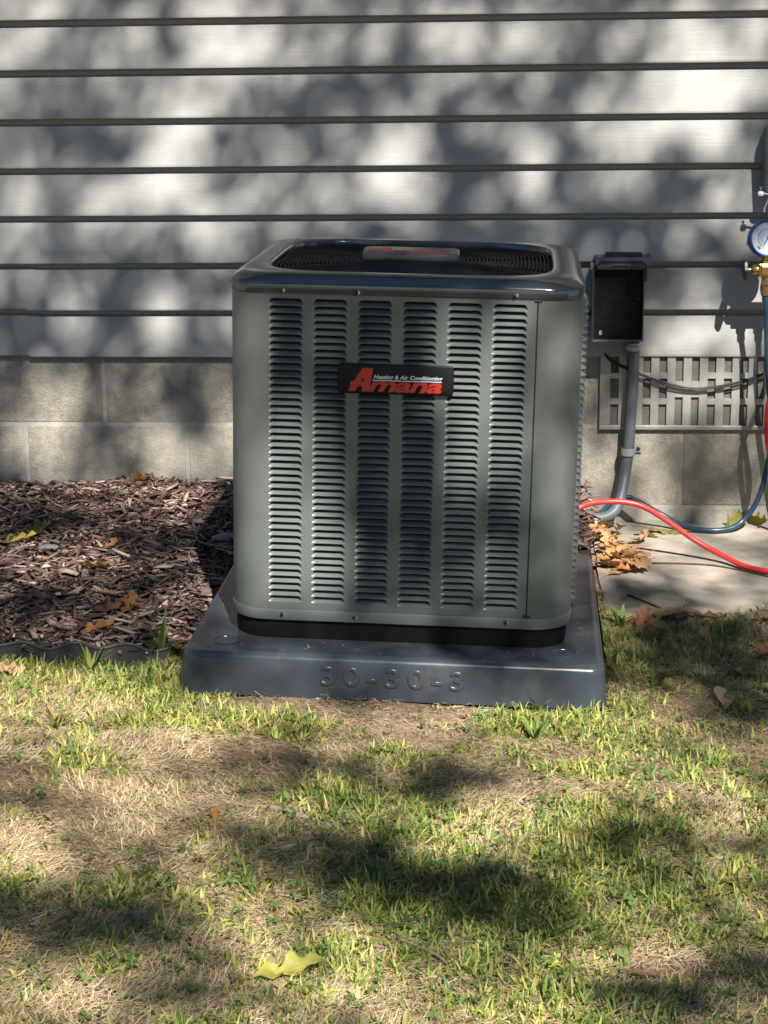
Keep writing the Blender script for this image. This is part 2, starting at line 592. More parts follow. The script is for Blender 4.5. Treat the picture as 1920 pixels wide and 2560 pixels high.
JT = 0.42
variants = [block_mesh(16 - JT, 8 - JT, s) for s in range(4)]
for c in range(3):
    z0 = ZM + 8 * (c - 1) - 8 + JT / 2 if c < 2 else ZM + JT / 2
    for i in range(-5, 9):
        x = X0 + 16 * i + (8 if c in (0, 2) else 0) + JT / 2
        if c == 2 and x + 16 > 13.4 and x < 29.9:
            # the foundation vent takes this opening
            if x < 13.4:
                obj('concrete_block', block_mesh(13.4 - x, 8 - JT, 9), found, (x, -0.05, z0))
            if x + 16 > 30.1:
                obj('concrete_block', block_mesh(x + 16 - JT - 30.1, 8 - JT, 9), found, (30.1, -0.05, z0))
            continue
        obj('concrete_block', variants[(i + c) % 4], found, (x, -0.05 + rnd.uniform(-.02, .02), z0))

# foundation vent: a moulded plate with slots, grey screen behind
vent = obj('foundation_vent', join_boxes([((13.75, -0.55, 9.2), (30.0, -0.1, 9.62)), ((13.75, -0.55, 16.6), (30.0, -0.1, 17.0)),
                                         ((13.75, -0.552, 9.62), (14.77, -0.1, 16.6)), ((29.24, -0.552, 9.62), (30.0, -0.1, 16.6))], M['vent'], 0.06, 2), house)
obj('screen', box((13.9, -0.22, 9.4), (29.8, -0.14, 16.9), M['screen']), vent)
cols = [15.14 + 1.525 * k for k in range(10)]
vb = box((-0.39, -0.50, 0), (0.39, -0.18, 6.98), M['vent'], 0.025, 1)
for k in range(9):
    obj('bar', vb, vent, ((cols[k] + cols[k + 1]) / 2, 0, 9.62))
hb = box((-0.372, -0.497, -0.28), (0.372, -0.18, 0.28), M['vent'], 0.02, 1)
for k in range(10):
    zs = [11.93, 14.42] if k not in (4, 5) else []
    for z in zs:
        obj('crossbar', hb, vent, (cols[k], 0, z))
hb2 = box((-0.372, -0.497, -0.76), (0.372, -0.18, 0.76), M['vent'], 0.02, 1)
for k in (4, 5):
    obj('crossbar', hb2, vent, (cols[k], 0, 13.1))
obj('slit', box((21.3, -0.53, 13.14), (22.75, -0.47, 13.24), M['inside']), vent)
obj('latch', box((22.0, -0.58, 13.0), (22.7, -0.5, 13.12), M['vent'], 0.03), vent)

# lap siding: every course a plank with its own lip; some courses are jointed
EXPO, LIP = 4.5, 0.68
wallb = obj('siding_wall', box((-150, 0.9, 17.65), (150, 7.0, 118), M['mortar']), house)


def plank_mesh(x0, x1, seed):
    """Profile in (y, z): lip at the bottom, tapering back to the wall at the top."""
    prof = [(0.30, 0.02), (0.20, 0.0), (-LIP + 0.10, 0.0), (-LIP + 0.02, 0.05), (-LIP, 0.14), (-LIP + 0.01, 0.30), (-0.06, EXPO - 0.66), (0.34, EXPO - 0.46), (0.40, EXPO + 0.12), (0.44, EXPO + 0.12)]
    n = max(2, int((x1 - x0) / 6))
    vs, fs = [], []
    for i in range(n + 1):
        x = x0 + (x1 - x0) * i / n
        for k, (y, z) in enumerate(prof):
            w = noise.noise(Vector((x * 0.045, seed * 7.7, k * 0.25)))
            dy = 0.05 * w if 2 <= k <= 5 else 0
            dz = 0.05 * noise.noise(Vector((x * 0.03, seed * 3.1, 9))) if 1 <= k <= 5 else 0
            vs.append((x, y + dy, z + dz))
    m = len(prof)
    for i in range(n):
        for k in range(m - 1):
            a = i * m + k
            fs.append((a, a + m, a + m + 1, a + 1))
    fs.append(tuple(range(m)))
    fs.append(tuple(range((n) * m + m - 1, n * m - 1, -1)))
    bm = bmesh.new()
    V = [bm.verts.new(v) for v in vs]
    for f in fs:
        bm.faces.new([V[i] for i in f])
    return smooth_by_angle(bm_mesh(bm, M['siding']), 30)


seams = {0: [-41.3], 1: [-41.4], 2: [-28.45], 3: [-28.6], 4: [86], 5: [86], 6: [-92], 7: [-92], 8: [40], 9: [40], 10: [-60], 11: [-60]}
for k in range(22):
    cuts = [-150] + seams.get(k, [(k // 2 * 53) % 190 - 95]) + [150]
    for j in range(len(cuts) - 1):
        over = 0.05 if j == 0 else 0.0
        me = plank_mesh(cuts[j] - (0 if j == 0 else 0.0), cuts[j + 1] + (1.0 if j == 0 and len(cuts) > 2 else 0), k * 3 + j)
        # the right-hand piece laps over the left-hand one
        obj('siding_plank', me, wallb, (0, -0.06 if j == 1 else 0.0, ZS + EXPO * k + (0.0 if j == 1 else 0.12 if k < 2 else 0.0)))

obj('added_eave', join_boxes([((-150, -17, 119), (150, 7, 121)), ((-150, -20.5, 118.5), (150, -17.02, 124))], M['vent'], 0.1), house)  # unseen eave, added to keep sky light off the wall

# ---------------------------------------------------------------- moulded equipment pad
pad = thing('equipment_pad', 'dark blue grey moulded plastic pad under the air conditioner', 'pad')
pad.matrix_world = frame_at(0, 0, 0)


def ring(cx, cy, hx, hy, r, z, n=8):
    pts = []
    for qx, qy, a0 in ((1, 1, 0), (-1, 1, 90), (-1, -1, 180), (1, -1, 270)):
        for k in range(n + 1):
            a = math.radians(a0 + 90 * k / n)
            pts.append((cx + qx * (hx - r) + r * math.cos(a), cy + qy * (hy - r) + r * math.sin(a), z))
    return pts


def loft(rings, mat_, cap0=True, cap1=True, deg=30):
    bm = bmesh.new()
    R = [[bm.verts.new(p) for p in r] for r in rings]
    n = len(R[0])
    for i in range(len(R) - 1):
        for k in range(n):
            l = (k + 1) % n
            bm.faces.new((R[i][k], R[i][l], R[i + 1][l], R[i + 1][k]))
    if cap0:
        bm.faces.new(R[0][::-1])
    if cap1:
        bm.faces.new(R[-1])
    return smooth_by_angle(bm_mesh(bm, mat_), deg)


pr = [(0.0, 0.0), (0.0, 0.25), (0.12, 1.4), (0.22, 2.45), (0.27, 2.66), (0.36, 2.82), (0.50, 2.93), (0.68, 2.985), (0.9, 3.0)]
prings = [ring(14.85, 15, 15.15 - a, 15 - a, 1.35 - min(a, .5), z, 8) for a, z in pr]
# raised rim and slightly sunk deck, then the flat top
prings += [ring(15, 15, 13.9, 13.9, 0.6, 3.0), ring(15, 15, 13.0, 13.0, 0.5, 2.97)]
obj('body', loft(prings, M['pad'], deg=28), pad)
dim = []
for r, z in ((0.97, 2.975), (0.97, 3.03), (0.90, 3.05), (0.83, 3.03), (0.80, 2.985)):
    dim.append([(r * math.cos(k * math.pi / 16), r * math.sin(k * math.pi / 16), z) for k in range(32)])
dm = loft(dim, M['pad'], cap0=False)
for a, b in ((2.75, 3.0), (26.95, 3.1), (2.75, 27), (27, 27)):
    obj('dimple', dm, pad, (a, b, 0))
tm = fit_width(text_mesh('30-30-3', 1.6, M['pad'], extrude=0.05, bevel=0.045, spacing=1.35), 9.9, 20.0, 0.93, 2.35)
t = obj('raised_number', tm, pad, (0, -0.012, 0.0), (math.radians(85.0), 0, 0), label='raised number moulded into the front face')

# ---------------------------------------------------------------- air conditioner
ac = thing('air_conditioner', 'grey green square outdoor air conditioner with louvred front on dark pad', 'air conditioner')
AC0 = (15.05, 16.1, 3.0)
ac.matrix_world = frame_at(*AC0)
OFF = (-AC0[0], -AC0[1], -AC0[2])
HX, RC = 12.3, 2.85
CX_, CY_ = 15.05, 16.1
A0, A1, B0, B1 = CX_ - HX, CX_ + HX, CY_ - HX, CY_ + HX


def part(name, me, parent=None, off=True, **kw):
    return obj(name, me, parent or ac, OFF if (off and parent is None) else None, **kw)


def rsq(inset, z, n=10):
    return ring(CX_, CY_, HX - inset, HX - inset, max(RC - inset, 0.3), z, n)


# base and its flange
part('base_pan', loft([rsq(0.30, 3.0), rsq(0.26, 3.2), rsq(0.22, 4.55)], M['deepblack']))
part('base_flange', loft([rsq(0.05, 4.42), rsq(-0.05, 4.45), rsq(-0.07, 4.5), rsq(-0.07, 5.16), rsq(-0.04, 5.24), rsq(0.06, 5.27)], M['case'], deg=50))
part('coil_core', loft([rsq(1.25, 4.6), rsq(1.25, 28.2)], M['inside']))

# louvred front: sheet steel with punched openings
PZ0, PZ1 = 5.27, 27.98
LW, LP, RP, NR, NC = 2.39, 3.08, 0.497, 44, 6
LA0, LZT = 5.72, 27.62
vs, fs = [], []


def quad(p):
    n = len(vs)
    vs.extend(p)
    fs.append((n, n + 1, n + 2, n + 3))


PB = B0
P_L, P_R = A0 + RC, 24.10
edges_a = [P_L] + [LA0 + LP * k - (LP - LW) / 2 for k in range(1, NC)] + [P_R]
ztop, zbot = LZT + 0.02, LZT + 0.02 - RP * NR
for k in range(NC):
    a, b = edges_a[k], edges_a[k + 1]
    quad([(a, PB, ztop), (b, PB, ztop), (b, PB, PZ1), (a, PB, PZ1)])
    quad([(a, PB, PZ0), (b, PB, PZ0), (b, PB, zbot), (a, PB, zbot)])
    h0, h1 = LA0 + LP * k, LA0 + LP * k + LW
    for r in range(NR):
        z1 = ztop - RP * r
        z0 = z1 - RP
        ht, hb_ = z1 - 0.02, z0 + 0.022
        rt = 0.24
        hole = [(h0, hb_), (h0 + 0.02, hb_ + 0.10), (h0 + 0.06, ht - rt), (h0 + 0.13, ht - 0.08), (h0 + 0.30, ht), (h1 - 0.30, ht),
                (h1 - 0.13, ht - 0.08), (h1 - 0.06, ht - rt), (h1 - 0.02, hb_ + 0.10), (h1, hb_)]
        out = [(a, z0), (a, hb_ + 0.10), (a, ht - rt), (a, z1), (h0 + 0.30, z1), (h1 - 0.30, z1), (b, z1), (b, ht - rt), (b, hb_ + 0.10), (b, z0)]
        n = len(vs)
        vs.extend([(x, PB, z) for x, z in hole] + [(x, PB, z) for x, z in out])
        for i in range(9):
            fs.append((n + i, n + 10 + i, n + 11 + i, n + i + 1))
        fs.append((n, n + 9, n + 19, n + 10))
# left rounded corner belongs to the same sheet
prev = None
for i in range(13):
    w = math.radians(270 - 90 * i / 12)
    p = (A0 + RC + RC * math.cos(w), B0 + RC + RC * math.sin(w))
    if prev:
        quad([(p[0], p[1], PZ0), (prev[0], prev[1], PZ0), (prev[0], prev[1], PZ1), (p[0], p[1], PZ1)])
    prev = p
bm = bmesh.new()
V = [bm.verts.new(v) for v in vs]
for f in fs:
    bm.faces.new([V[i] for i in f])
bmesh.ops.remove_doubles(bm, verts=bm.verts, dist=0.0005)
front = part('front_panel', smooth_by_angle(bm_mesh(bm, M['case']), 30))

# one slat, leaning inwards from its lower lip; it shares its mesh with all the others
ns, ntv = 14, 6
vs, fs = [], []
for i in range(ns + 1):
    s = LW * i / ns if 0 < i < ns else (0.0 if i == 0 else LW)
    e = min(s, LW - s)
    g = min(1.0, e / 0.16)
    g = g * g * (3 - 2 * g)
    for k in range(ntv + 1):
        t_ = k / ntv
        z = 0.275 * t_ + (1 - g) * -0.02 * t_
        d = 0.36 * (t_ ** 1.1) * g - 0.022 * math.exp(-((t_ - 0.08) / 0.10) ** 2) * g
        vs.append((s, d + 0.004, z - 0.005))
for i in range(ns):
    for k in range(ntv):
        a = i * (ntv + 1) + k
        fs.append((a, a + ntv + 1, a + ntv + 2, a + 1))
slat = mesh_from(vs, fs, M['case'], True)
for k in range(NC):
    for r in range(NR):
        obj('louver', slat, front, (LA0 + LP * k, PB, ztop - RP * (r + 1) + 0.022))

# removable corner panel to the right of a black seam
vs, fs = [], []
quad([(24.21, PB, PZ0), (A1 - RC, PB, PZ0), (A1 - RC, PB, PZ1), (24.21, PB, PZ1)])
prev = None
for i in range(13):
    w = math.radians(270 + 90 * i / 12)
    p = (A1 - RC + RC * math.cos(w), B0 + RC + RC * math.sin(w))
    if prev:
        quad([(prev[0], prev[1], PZ0), (p[0], p[1], PZ0), (p[0], p[1], PZ1), (prev[0], prev[1], PZ1)])
    prev = p
bm = bmesh.new()
V = [bm.verts.new(v) for v in vs]
for f in fs:
    bm.faces.new([V[i] for i in f])
bmesh.ops.remove_doubles(bm, verts=bm.verts, dist=0.0005)
part('corner_panel', smooth_by_angle(bm_mesh(bm, M['case']), 30))
part('seam', box((24.06, PB + 0.06, PZ0), (24.25, PB + 0.2, PZ1), M['inside']))
for z in (PZ1 - 0.20, PZ0 + 0.05):
    part('seam_clip', box((23.9, PB - 0.05, z), (24.42, PB + 0.05, z + 0.17), M['black'], 0.02))

# side and back sheets, with outward louvres joined into one part per side
BS0, BS1 = B0 + RC, B1 - RC
for side in (0, 1):
    a = A0 if side == 0 else A1
    sgn = -1 if side == 0 else 1
    part('side_panel', box((min(a, a - sgn * .05), BS0, PZ0), (max(a, a - sgn * .05), BS1, PZ1), M['case']))
    if side == 0:
        continue
    vs, fs = [], []
    for c in range(6):
        b0 = BS0 + 0.35 + 3.05 * c
        for r in range(NR):
            z1 = ztop - RP * r - 0.02
            n = len(vs)
            ex = 0.40
            pts = [(0.0, 0.12, z1), (0.0, LW - 0.12, z1), (ex, 0.16, z1 - 0.36), (ex, LW - 0.16, z1 - 0.36), (0, 0, z1 - 0.42), (0, LW, z1 - 0.42)]
            vs += [(a + sgn * x, b0 + y, z) for x, y, z in pts]
            fs += [(n, n + 1, n + 3, n + 2), (n, n + 2, n + 4), (n + 1, n + 5, n + 3), (n + 2, n + 3, n + 5, n + 4)]
    part('side_louvers', mesh_from(vs, fs, M['case']), kind='stuff')
vs, fs = [], []
for cx, sx in ((A0 + RC, -1), (A1 - RC, 1)):
    prev = None
    for i in range(13):
        w = math.radians(90 + sx * -90 * (1 - i / 12))
        p = (cx + RC * math.cos(w), B1 - RC + RC * math.sin(w))
        if prev:
            quad([(prev[0], prev[1], PZ0), (p[0], p[1], PZ0), (p[0], p[1], PZ1), (prev[0], prev[1], PZ1)])
        prev = p
quad([(A1 - RC, B1, PZ0), (A0 + RC, B1, PZ0), (A0 + RC, B1, PZ1), (A1 - RC, B1, PZ1)])
part('back_panel', smooth_by_angle(mesh_from(vs, fs, M['case']), 30))

# cap with a rounded square opening
NPC = 10


def hole_ring(rad, z, n=NPC):
    pts = []
    for p in rsq(2.0, z, n):
        w = math.atan2(p[1] - CY_, p[0] - CX_)
        c, s = math.cos(w), math.sin(w)
        r = rad / (abs(c) ** 4.2 + abs(s) ** 4.2) ** (1 / 4.2)
        pts.append((CX_ + r * c, CY_ + r * s, z))
    return pts


# more points along the straight sides so that the opening stays round
def rsq2(inset, z):
    base = ring(CX_, CY_, HX - inset, HX - inset, RC + inset * 0.85, z, 10)
    out = []
    for i, p in enumerate(base):
        out.append(p)
        if i % 11 == 10:
            qn = base[(i + 1) % len(base)]
            for k in range(1, 10):
                t_ = k / 10
                out.append(tuple(p[j] * (1 - t_) + qn[j] * t_ for j in range(3)))
    return out


def hole2(rad, z):
    pts = []
    for p in rsq2(2.0, z):
        w = math.atan2(p[1] - CY_, p[0] - CX_)
        c, s = math.cos(w), math.sin(w)
        r = rad / (abs(c) ** 5.0 + abs(s) ** 5.0) ** (1 / 5.0)
        pts.append((CX_ + r * c, CY_ + 1.04 * r * s, z))
    return pts


capr = [rsq2(0.06, 27.93), rsq2(-0.03, 27.93), rsq2(-0.06, 27.97), rsq2(-0.06, 28.58), rsq2(-0.03, 28.68), rsq2(0.05, 28.80), rsq2(0.28, 29.04), rsq2(0.50, 29.20),
        rsq2(0.72, 29.29), rsq2(1.0, 29.335), rsq2(1.45, 29.345), hole2(10.35, 29.335), hole2(10.22, 29.30), hole2(10.14, 29.20), hole2(10.10, 28.7), hole2(10.10, 28.1)]
cap_o = part('cap', loft(capr, M['cap'], cap0=False, cap1=False, deg=50))
part('fan_well', loft([hole2(9.98, 28.3), hole2(9.9, 28.28)], M['inside']))
for k in range(32):
    rad = 9.88 - 0.285 * k
    z = 28.96 + 0.14 * (1 - (rad / 10) ** 2)
    ex = 5.0 - 2.6 * k / 31
    pts = []
    for i in range(64):
        w = 2 * math.pi * i / 64
        c, s = math.cos(w), math.sin(w)
        r = rad / (abs(c) ** ex + abs(s) ** ex) ** (1 / ex)
        pts.append((CX_ + r * c, CY_ + r * s, z))
    part('grille_wire', tube(pts, 0.055, M['wire'], 6, closed=True))
for k in range(8):
    w = math.radians(22.5 + 45 * k)
    c, s = math.cos(w), math.sin(w)
    r = 9.98 / (abs(c) ** 4 + abs(s) ** 4) ** 0.25
    part('grille_spoke', tube([(CX_ + c * 1.2, CY_ + s * 1.2, 29.05), (CX_ + c * r * .6, CY_ + s * r * .6, 28.98), (CX_ + c * r, CY_ + s * r, 28.88)], 0.075, M['wire'], 6))
obj('fan_motor', lathe([(2.9, 28.2), (2.9, 28.7), (2.5, 28.85), (1.0, 28.9)], M['black']), ac, (0, 0, OFF[2]))


def logo(parent, m, tag=True):
    """Red slanted lettering and white tagline, in the XY plane: 8.04 x 2.05 inches, origin bottom left."""
    P = lambda x, y: ((x - 80) / 186.5 * I, (480 - y) / 186.5 * I, 0)
    cu = bpy.data.curves.new('initial', 'CURVE')
    cu.dimensions = '2D'
    cu.fill_mode = 'BOTH'
    for loop in ([(405, 138), (543, 140), (492, 446), (392, 446), (400, 378), (350, 377), (308, 446), (218, 446), (258, 366), (246, 362), (250, 314), (296, 314)],
                 [(380, 314), (424, 258), (416, 314)]):
        sp = cu.splines.new('POLY')
        sp.points.add(len(loop) - 1)
        for q_, (x, y) in zip(sp.points, loop):
            q_.co = (*P(x, y), 1)
        sp.use_cyclic_u = True
    cu.extrude = 0.03 * I
    me1 = curve_to_mesh(cu, M['red'])
    me2 = fit_width(text_mesh('mana', 1.0, M['red'], extrude=0.03, shear=0.28, offset=0.03, spacing=0.95), (478 - 80) / 186.5, (1435 - 80) / 186.5, (480 - 449) / 186.5, (480 - 312) / 186.5)
    out = [('logo_letter', me1), ('logo_letters', me2)]
    if tag:
        me3 = fit_width(text_mesh('Heating & Air Conditioning', 0.4, M['white'], extrude=0.02, shear=0.2, offset=0.009), (552 - 80) / 186.5, (1435 - 80) / 186.5, (480 - 293) / 186.5, (480 - 226) / 186.5)
        bar = box(((538 - 80) / 186.5, (480 - 304) / 186.5, 0), ((1425 - 80) / 186.5, (480 - 292) / 186.5, 0.025), M['white'])
        out += [('tagline', me3), ('rule', bar)]
    return out


# front badge
def rounded_plate(w, h, t_, r, mat_, bev=0.06):
    def rg(ins, z):
        return [(p[0], p[1], z) for p in ring(w / 2, h / 2, w / 2 - ins, h / 2 - ins, max(r - ins, 0.05), z, 6)]
    return loft([rg(0, 0), rg(0, t_ - bev), rg(bev * .3, t_ - bev * .3), rg(bev, t_)], mat_, deg=60)


nb = obj('nameplate', rounded_plate(8.04, 2.08, 0.28, 0.3, M['plate']), ac, (10.54 + OFF[0], PB - 0.03 + OFF[1], 21.18 + OFF[2]), (math.radians(90), 0, 0), label='black nameplate with red slanted lettering')
for n_, me in logo(nb, M):
    obj(n_, me, nb, (0, 0, 0.285))
tb = obj('top_badge', rounded_plate(7.2, 2.6, 0.60, 0.55, M['badge'], 0.16), ac, (11.1 + OFF[0], 14.8 + OFF[1], 29.05 + OFF[2]), (math.radians(5), 0, 0), label='raised grey badge with worn red lettering on the fan grille')
for n_, me in logo(tb, M, tag=False):
    o = obj(n_, me, tb, (-0.15, 0.25, 0.60))
    o.scale = (0.92, 1.0, 1.0)

# screws
sm_head = lathe([(0.0, -0.02), (0.15, -0.02), (0.15, 0.02), (0.105, 0.03), (0.105, 0.13), (0.08, 0.15), (0.0, 0.15)], M['screw'], 12)
sm_glint = lathe([(0.0, 0.0), (0.13, 0.0), (0.13, 0.012), (0.0, 0.012)], M['shiny'], 12)  # bright disc standing for the white reflection beside each screw head
for a, z, sl in ((6.6, 28.16, 1), (11.76, 28.14, 1), (22.56, 28.24, 1), (6.67, 4.86, 1), (11.88, 4.84, 1), (22.7, 4.92, 1)):
    o = obj('screw', sm_head, ac, (a + OFF[0], (B0 - (0.15 if z > 20 else 0.08)) + OFF[1], z + OFF[2]), (math.radians(90), 0, 0))
    obj('glint', sm_glint, o, (0.14, 0.02, -0.012))
for b, z in ((7.5, 28.2), (11.5, 5.0), (8.2, 5.0)):
    obj('screw', sm_head, ac, (A1 + 0.14 + OFF[0], b + OFF[1], z + OFF[2]), (0, math.radians(90), 0))
obj('screw', sm_head, ac, (A0 - 0.14 + OFF[0], 7.4 + OFF[1], 28.25 + OFF[2]), (0, math.radians(-90), 0))

# ---------------------------------------------------------------- electrical disconnect on the wall
dbx = thing('disconnect_box', 'small black electrical disconnect box with grey top flange on the siding', 'electrical box', (15.1, -0.7, 18.2))
DO = (-15.1, 0.7, -18.2)


def dpart(name, me, **kw):
    return obj(name, me, dbx, DO, **kw)


dpart('enclosure', join_boxes([((12.78, -3.9, 18.25), (12.92, -0.62, 25.1)), ((17.36, -3.9, 18.25), (17.5, -0.62, 25.1)), ((12.92, -3.9, 18.25), (17.36, -0.62, 18.4)),
                               ((12.92, -3.4, 25.0), (17.36, -0.62, 25.15)), ((12.92, -1.0, 18.4), (17.36, -0.62, 25.0))], M['boxgrey'], 0.03))
dpart('inner_panel', box((12.94, -3.35, 18.42), (17.34, -3.15, 24.98), M['deepblack'], 0.04))
dpart('pull_out', join_boxes([((13.5, -3.40, 20.3), (16.8, -3.34, 23.6)), ((14.3, -3.48, 21.8), (16.0, -3.39, 22.2))], M['deepblack'], 0.02))
# rolled top of the lid
pf = []
for k in range(9):
    w = math.radians(-10 + 130 * k / 8)
    pf.append((-3.75 - 0.42 * math.cos(w), 24.98 + 0.62 * math.sin(w)))
vs, fs = [], []
for i, x in enumerate((13.15, 13.5, 17.2, 17.6)):
    for y, z in pf:
        dz = -0.28 if i in (0, 3) else 0
        vs.append((x, y, z + dz * (z - 24.9) / .6))
m_ = len(pf)
for i in range(3):
    for k in range(m_ - 1):
        fs.append((i * m_ + k, (i + 1) * m_ + k, (i + 1) * m_ + k + 1, i * m_ + k + 1))
me = mesh_from(vs, fs, M['boxgrey'], True)
dpart('lid_roll', me)
dpart('lid_pull', box((14.6, -4.22, 25.18), (15.95, -4.1, 25.3), M['boxgrey'], 0.03))
dpart('top_flange', join_boxes([((13.0, -3.62, 25.22), (18.15, -3.5, 25.92)), ((13.0, -3.5, 25.80), (18.15, -0.65, 25.92))], M['hood'], 0.03))
dpart('flange_tab', box((12.55, -3.7, 24.82), (12.86, -3.5, 25.5), M['hood'], 0.04))
dpart('hinge', join_boxes([((13.8, -3.45, 25.92), (17.25, -2.2, 26.12)), ((13.95, -3.3, 26.12), (17.25, -2.3, 26.32))], M['black'], 0.03))
dpart('latch', box((17.5, -3.8, 23.75), (17.72, -3.1, 25.2), M['black'], 0.05))
dpart('lower_lip', box((12.85, -4.0, 18.2), (17.45, -3.9, 18.32), M['meter'], 0.02))
dpart('screw', box((16.85, -3.42, 22.0), (17.1, -3.34, 22.2), M['boxgrey'], 0.04))
dpart('sticker', box((13.45, -3.42, 18.75), (13.7, -3.35, 19.15), M['mortar']))

# ---------------------------------------------------------------- conduit, clamp, cable
cdt = thing('conduit', 'grey flexible conduit running down the wall from the disconnect box', 'conduit', (16.8, -1.7, 17.2))
CO = (-16.8, 1.7, -17.2)
path = [(16.8, -1.7, 17.4), (16.85, -1.65, 16.4), (16.83, -1.6, 14.4), (16.74, -1.6, 12.2), (16.64, -1.6, 10.0), (16.6, -1.6, 8.6), (16.47, -1.6, 6.76),
        (16.27, -1.75, 5.2), (15.95, -2.6, 3.6), (15.45, -3.4, 2.25), (14.5, -4.0, 1.5), (13.06, -4.4, 1.38), (11.36, -5.2, 1.75), (9.5, -8, 2.6), (8, -14, 4.5), (7.2, -22.6, 7.5)]
cv, cf = tube_data(catmull(path, 9), 0.52, 14)
obj('pipe', mesh_from(cv, cf, M['conduit'], True), cdt, CO)
obj('gland', lathe([(0.5, 17.75), (0.62, 17.75), (0.66, 17.55), (0.80, 17.5), (0.80, 17.15), (0.70, 17.08), (0.62, 17.0), (0.5, 17.0)], M['galv'], 10, smooth=False), cdt, (0, 0, CO[2]))
obj('neck', lathe([(0.55, 17.6), (0.55, 18.3)], M['boxgrey'], 16), cdt, (0, 0, CO[2]))
clp = thing('conduit_clamp', 'galvanised strap clamp holding the grey conduit to the block wall', 'clamp', (16.52, -0.2, 7.3))
st = [(0.60, 0.0, 0.0)]
pts = []
for k in range(13):
    w = math.radians(-20 - 160 * k / 12)
    pts.append((0.60 * math.cos(w), -1.4 + 0.60 * math.sin(w)))
pts = [(1.35, -0.02), (0.70, -0.02), (0.60, -0.2)] + pts + [(-0.60, -0.05)]
vs, fs = [], []
for z in (-0.36, 0.36):
    for x, y in pts:
        vs.append((x, y, z))
for z in (-0.36, 0.36):
    for x, y in pts:
        vs.append((x * 1.06 if abs(x) < 0.7 else x, y - 0.06, z))
n = len(pts)
for i in range(n - 1):
    fs += [(i, i + 1, n + i + 1, n + i), (2 * n + i, 3 * n + i, 3 * n + i + 1, 2 * n + i + 1), (i, 2 * n + i, 2 * n + i + 1, i + 1), (n + i, n + i + 1, 3 * n + i + 1, 3 * n + i)]
obj('strap', smooth_by_angle(mesh_from(vs, fs, M['galv']), 40), clp)
obj('bolt', lathe([(0.0, 0), (0.2, 0.0), (0.2, 0.12), (0.0, 0.16)], M['screw'], 6, smooth=False), clp, (1.02, -0.08, 0), (math.radians(90), 0, 0))
cb = [(14.0, -0.5, 16.9), (14.6, -0.85, 16.15), (16.44, -1.0, 15.15), (19.32, -0.9, 13.99), (22.2, -0.9, 13.33), (24.33, -0.9, 13.41), (27.15, -0.95, 14.0), (29.5, -1.0, 15.0), (32, -1.0, 16.6)]
wv, wf = tube_data(catmull(cb, 8), 0.10, 8)
w2, f2 = tube_data([(p[0], p[1] - 0.10, p[2] - 0.13 - 0.05 * math.sin(p[0])) for p in catmull(cb, 8)], 0.07, 8)
n = len(wv)
obj('hanging_cable', mesh_from(wv + w2, wf + [tuple(i + n for i in f) for f in f2], M['cable'], True),
    label='thin black cable sagging across the foundation vent', cat='cable')

# ---------------------------------------------------------------- utility box, gauge manifold, hoses
ub = thing('utility_box', 'dark grey rounded utility box on the siding at the right edge', 'electrical box', (32, -0.7, 31.4))
UO = (-32, 0.7, -31.4)
obj('case', smooth_by_angle(box((28.15, -3.1, 31.4), (36, -0.5, 37.5), M['meter'], 0.45, 4), 40), ub, UO)
obj('cover', smooth_by_angle(box((28.6, -3.45, 31.9), (35.6, -3.0, 37.1), M['meter'], 0.2, 3), 40), ub, UO)
clip = thing('wire_clip', 'small white clip with bent wire below the grey utility box', 'clip', (28.3, -3.4, 31.4))
obj('clamp', smooth_by_angle(box((-0.75, -0.25, 0.0), (-0.25, 0.2, 0.42), M['white'], 0.1, 2), 50), clip)
obj('stud', lathe([(0.05, 0.4), (0.05, 0.75), (0.13, 0.77), (0.13, 0.85)], M['shiny'], 10), clip, (-0.5, 0, 0))
obj('wire', tube(catmull([(-0.3, 0, 0.25), (0.3, 0.05, 0.05), (0.15, 0, -0.5), (-0.1, -0.05, -1.1), (-0.12, -0.1, -1.5)], 6), 0.10, M['shiny'], 8), clip)

mani = thing('gauge_manifold', 'brass gauge manifold with blue dial hanging at the right edge', 'gauge set', (30.0, -5.0, 24.9))


def mpart(name, me, loc=(0, 0, 0), rot=None, parent=None, **kw):
    return obj(name, me, parent or mani, loc, rot, **kw)


mpart('body', join_boxes([((-2.4, -0.55, -0.6), (2.4, 0.55, 0.6)), ((-2.2, -0.7, -0.45), (-1.2, -0.5, 0.45)), ((1.2, -0.7, -0.45), (2.2, -0.5, 0.45))], M['brass'], 0.1, 2))
for s in (-1, 1):
    mpart('valve_stem', lathe([(0.3, 2.3), (0.48, 2.4), (0.48, 2.75), (0.30, 3.0), (0.2, 3.05), (0.2, 3.3), (0.11, 3.32), (0.11, 3.6)], M['brass'], 12, 'X'), (0, 0, 0), (0, 0, 0 if s > 0 else math.pi))
    # lobed hand wheel
    vs, fs = [], []
    prof = [(0.2, 0.0), (0.8, 0.02), (0.95, 0.12), (0.95, 0.34), (0.8, 0.44), (0.25, 0.46)]
    for r, h in prof:
        for k in range(36):
            w = 2 * math.pi * k / 36
            rr = r * (1 + (0.07 * math.cos(6 * w) if r > 0.5 else 0))
            vs.append((h, rr * math.cos(w), rr * math.sin(w)))
    for i in range(5):
        for k in range(36):
            l = (k + 1) % 36
            fs.append((i * 36 + k, i * 36 + l, (i + 1) * 36 + l, (i + 1) * 36 + k))
    fs += [tuple(range(36)), tuple(range(180, 216))]
    mpart('hand_wheel', smooth_by_angle(mesh_from(vs, fs, M['boxgrey']), 40), (s * 3.32, 0, 0), (0, 0, 0 if s > 0 else math.pi))
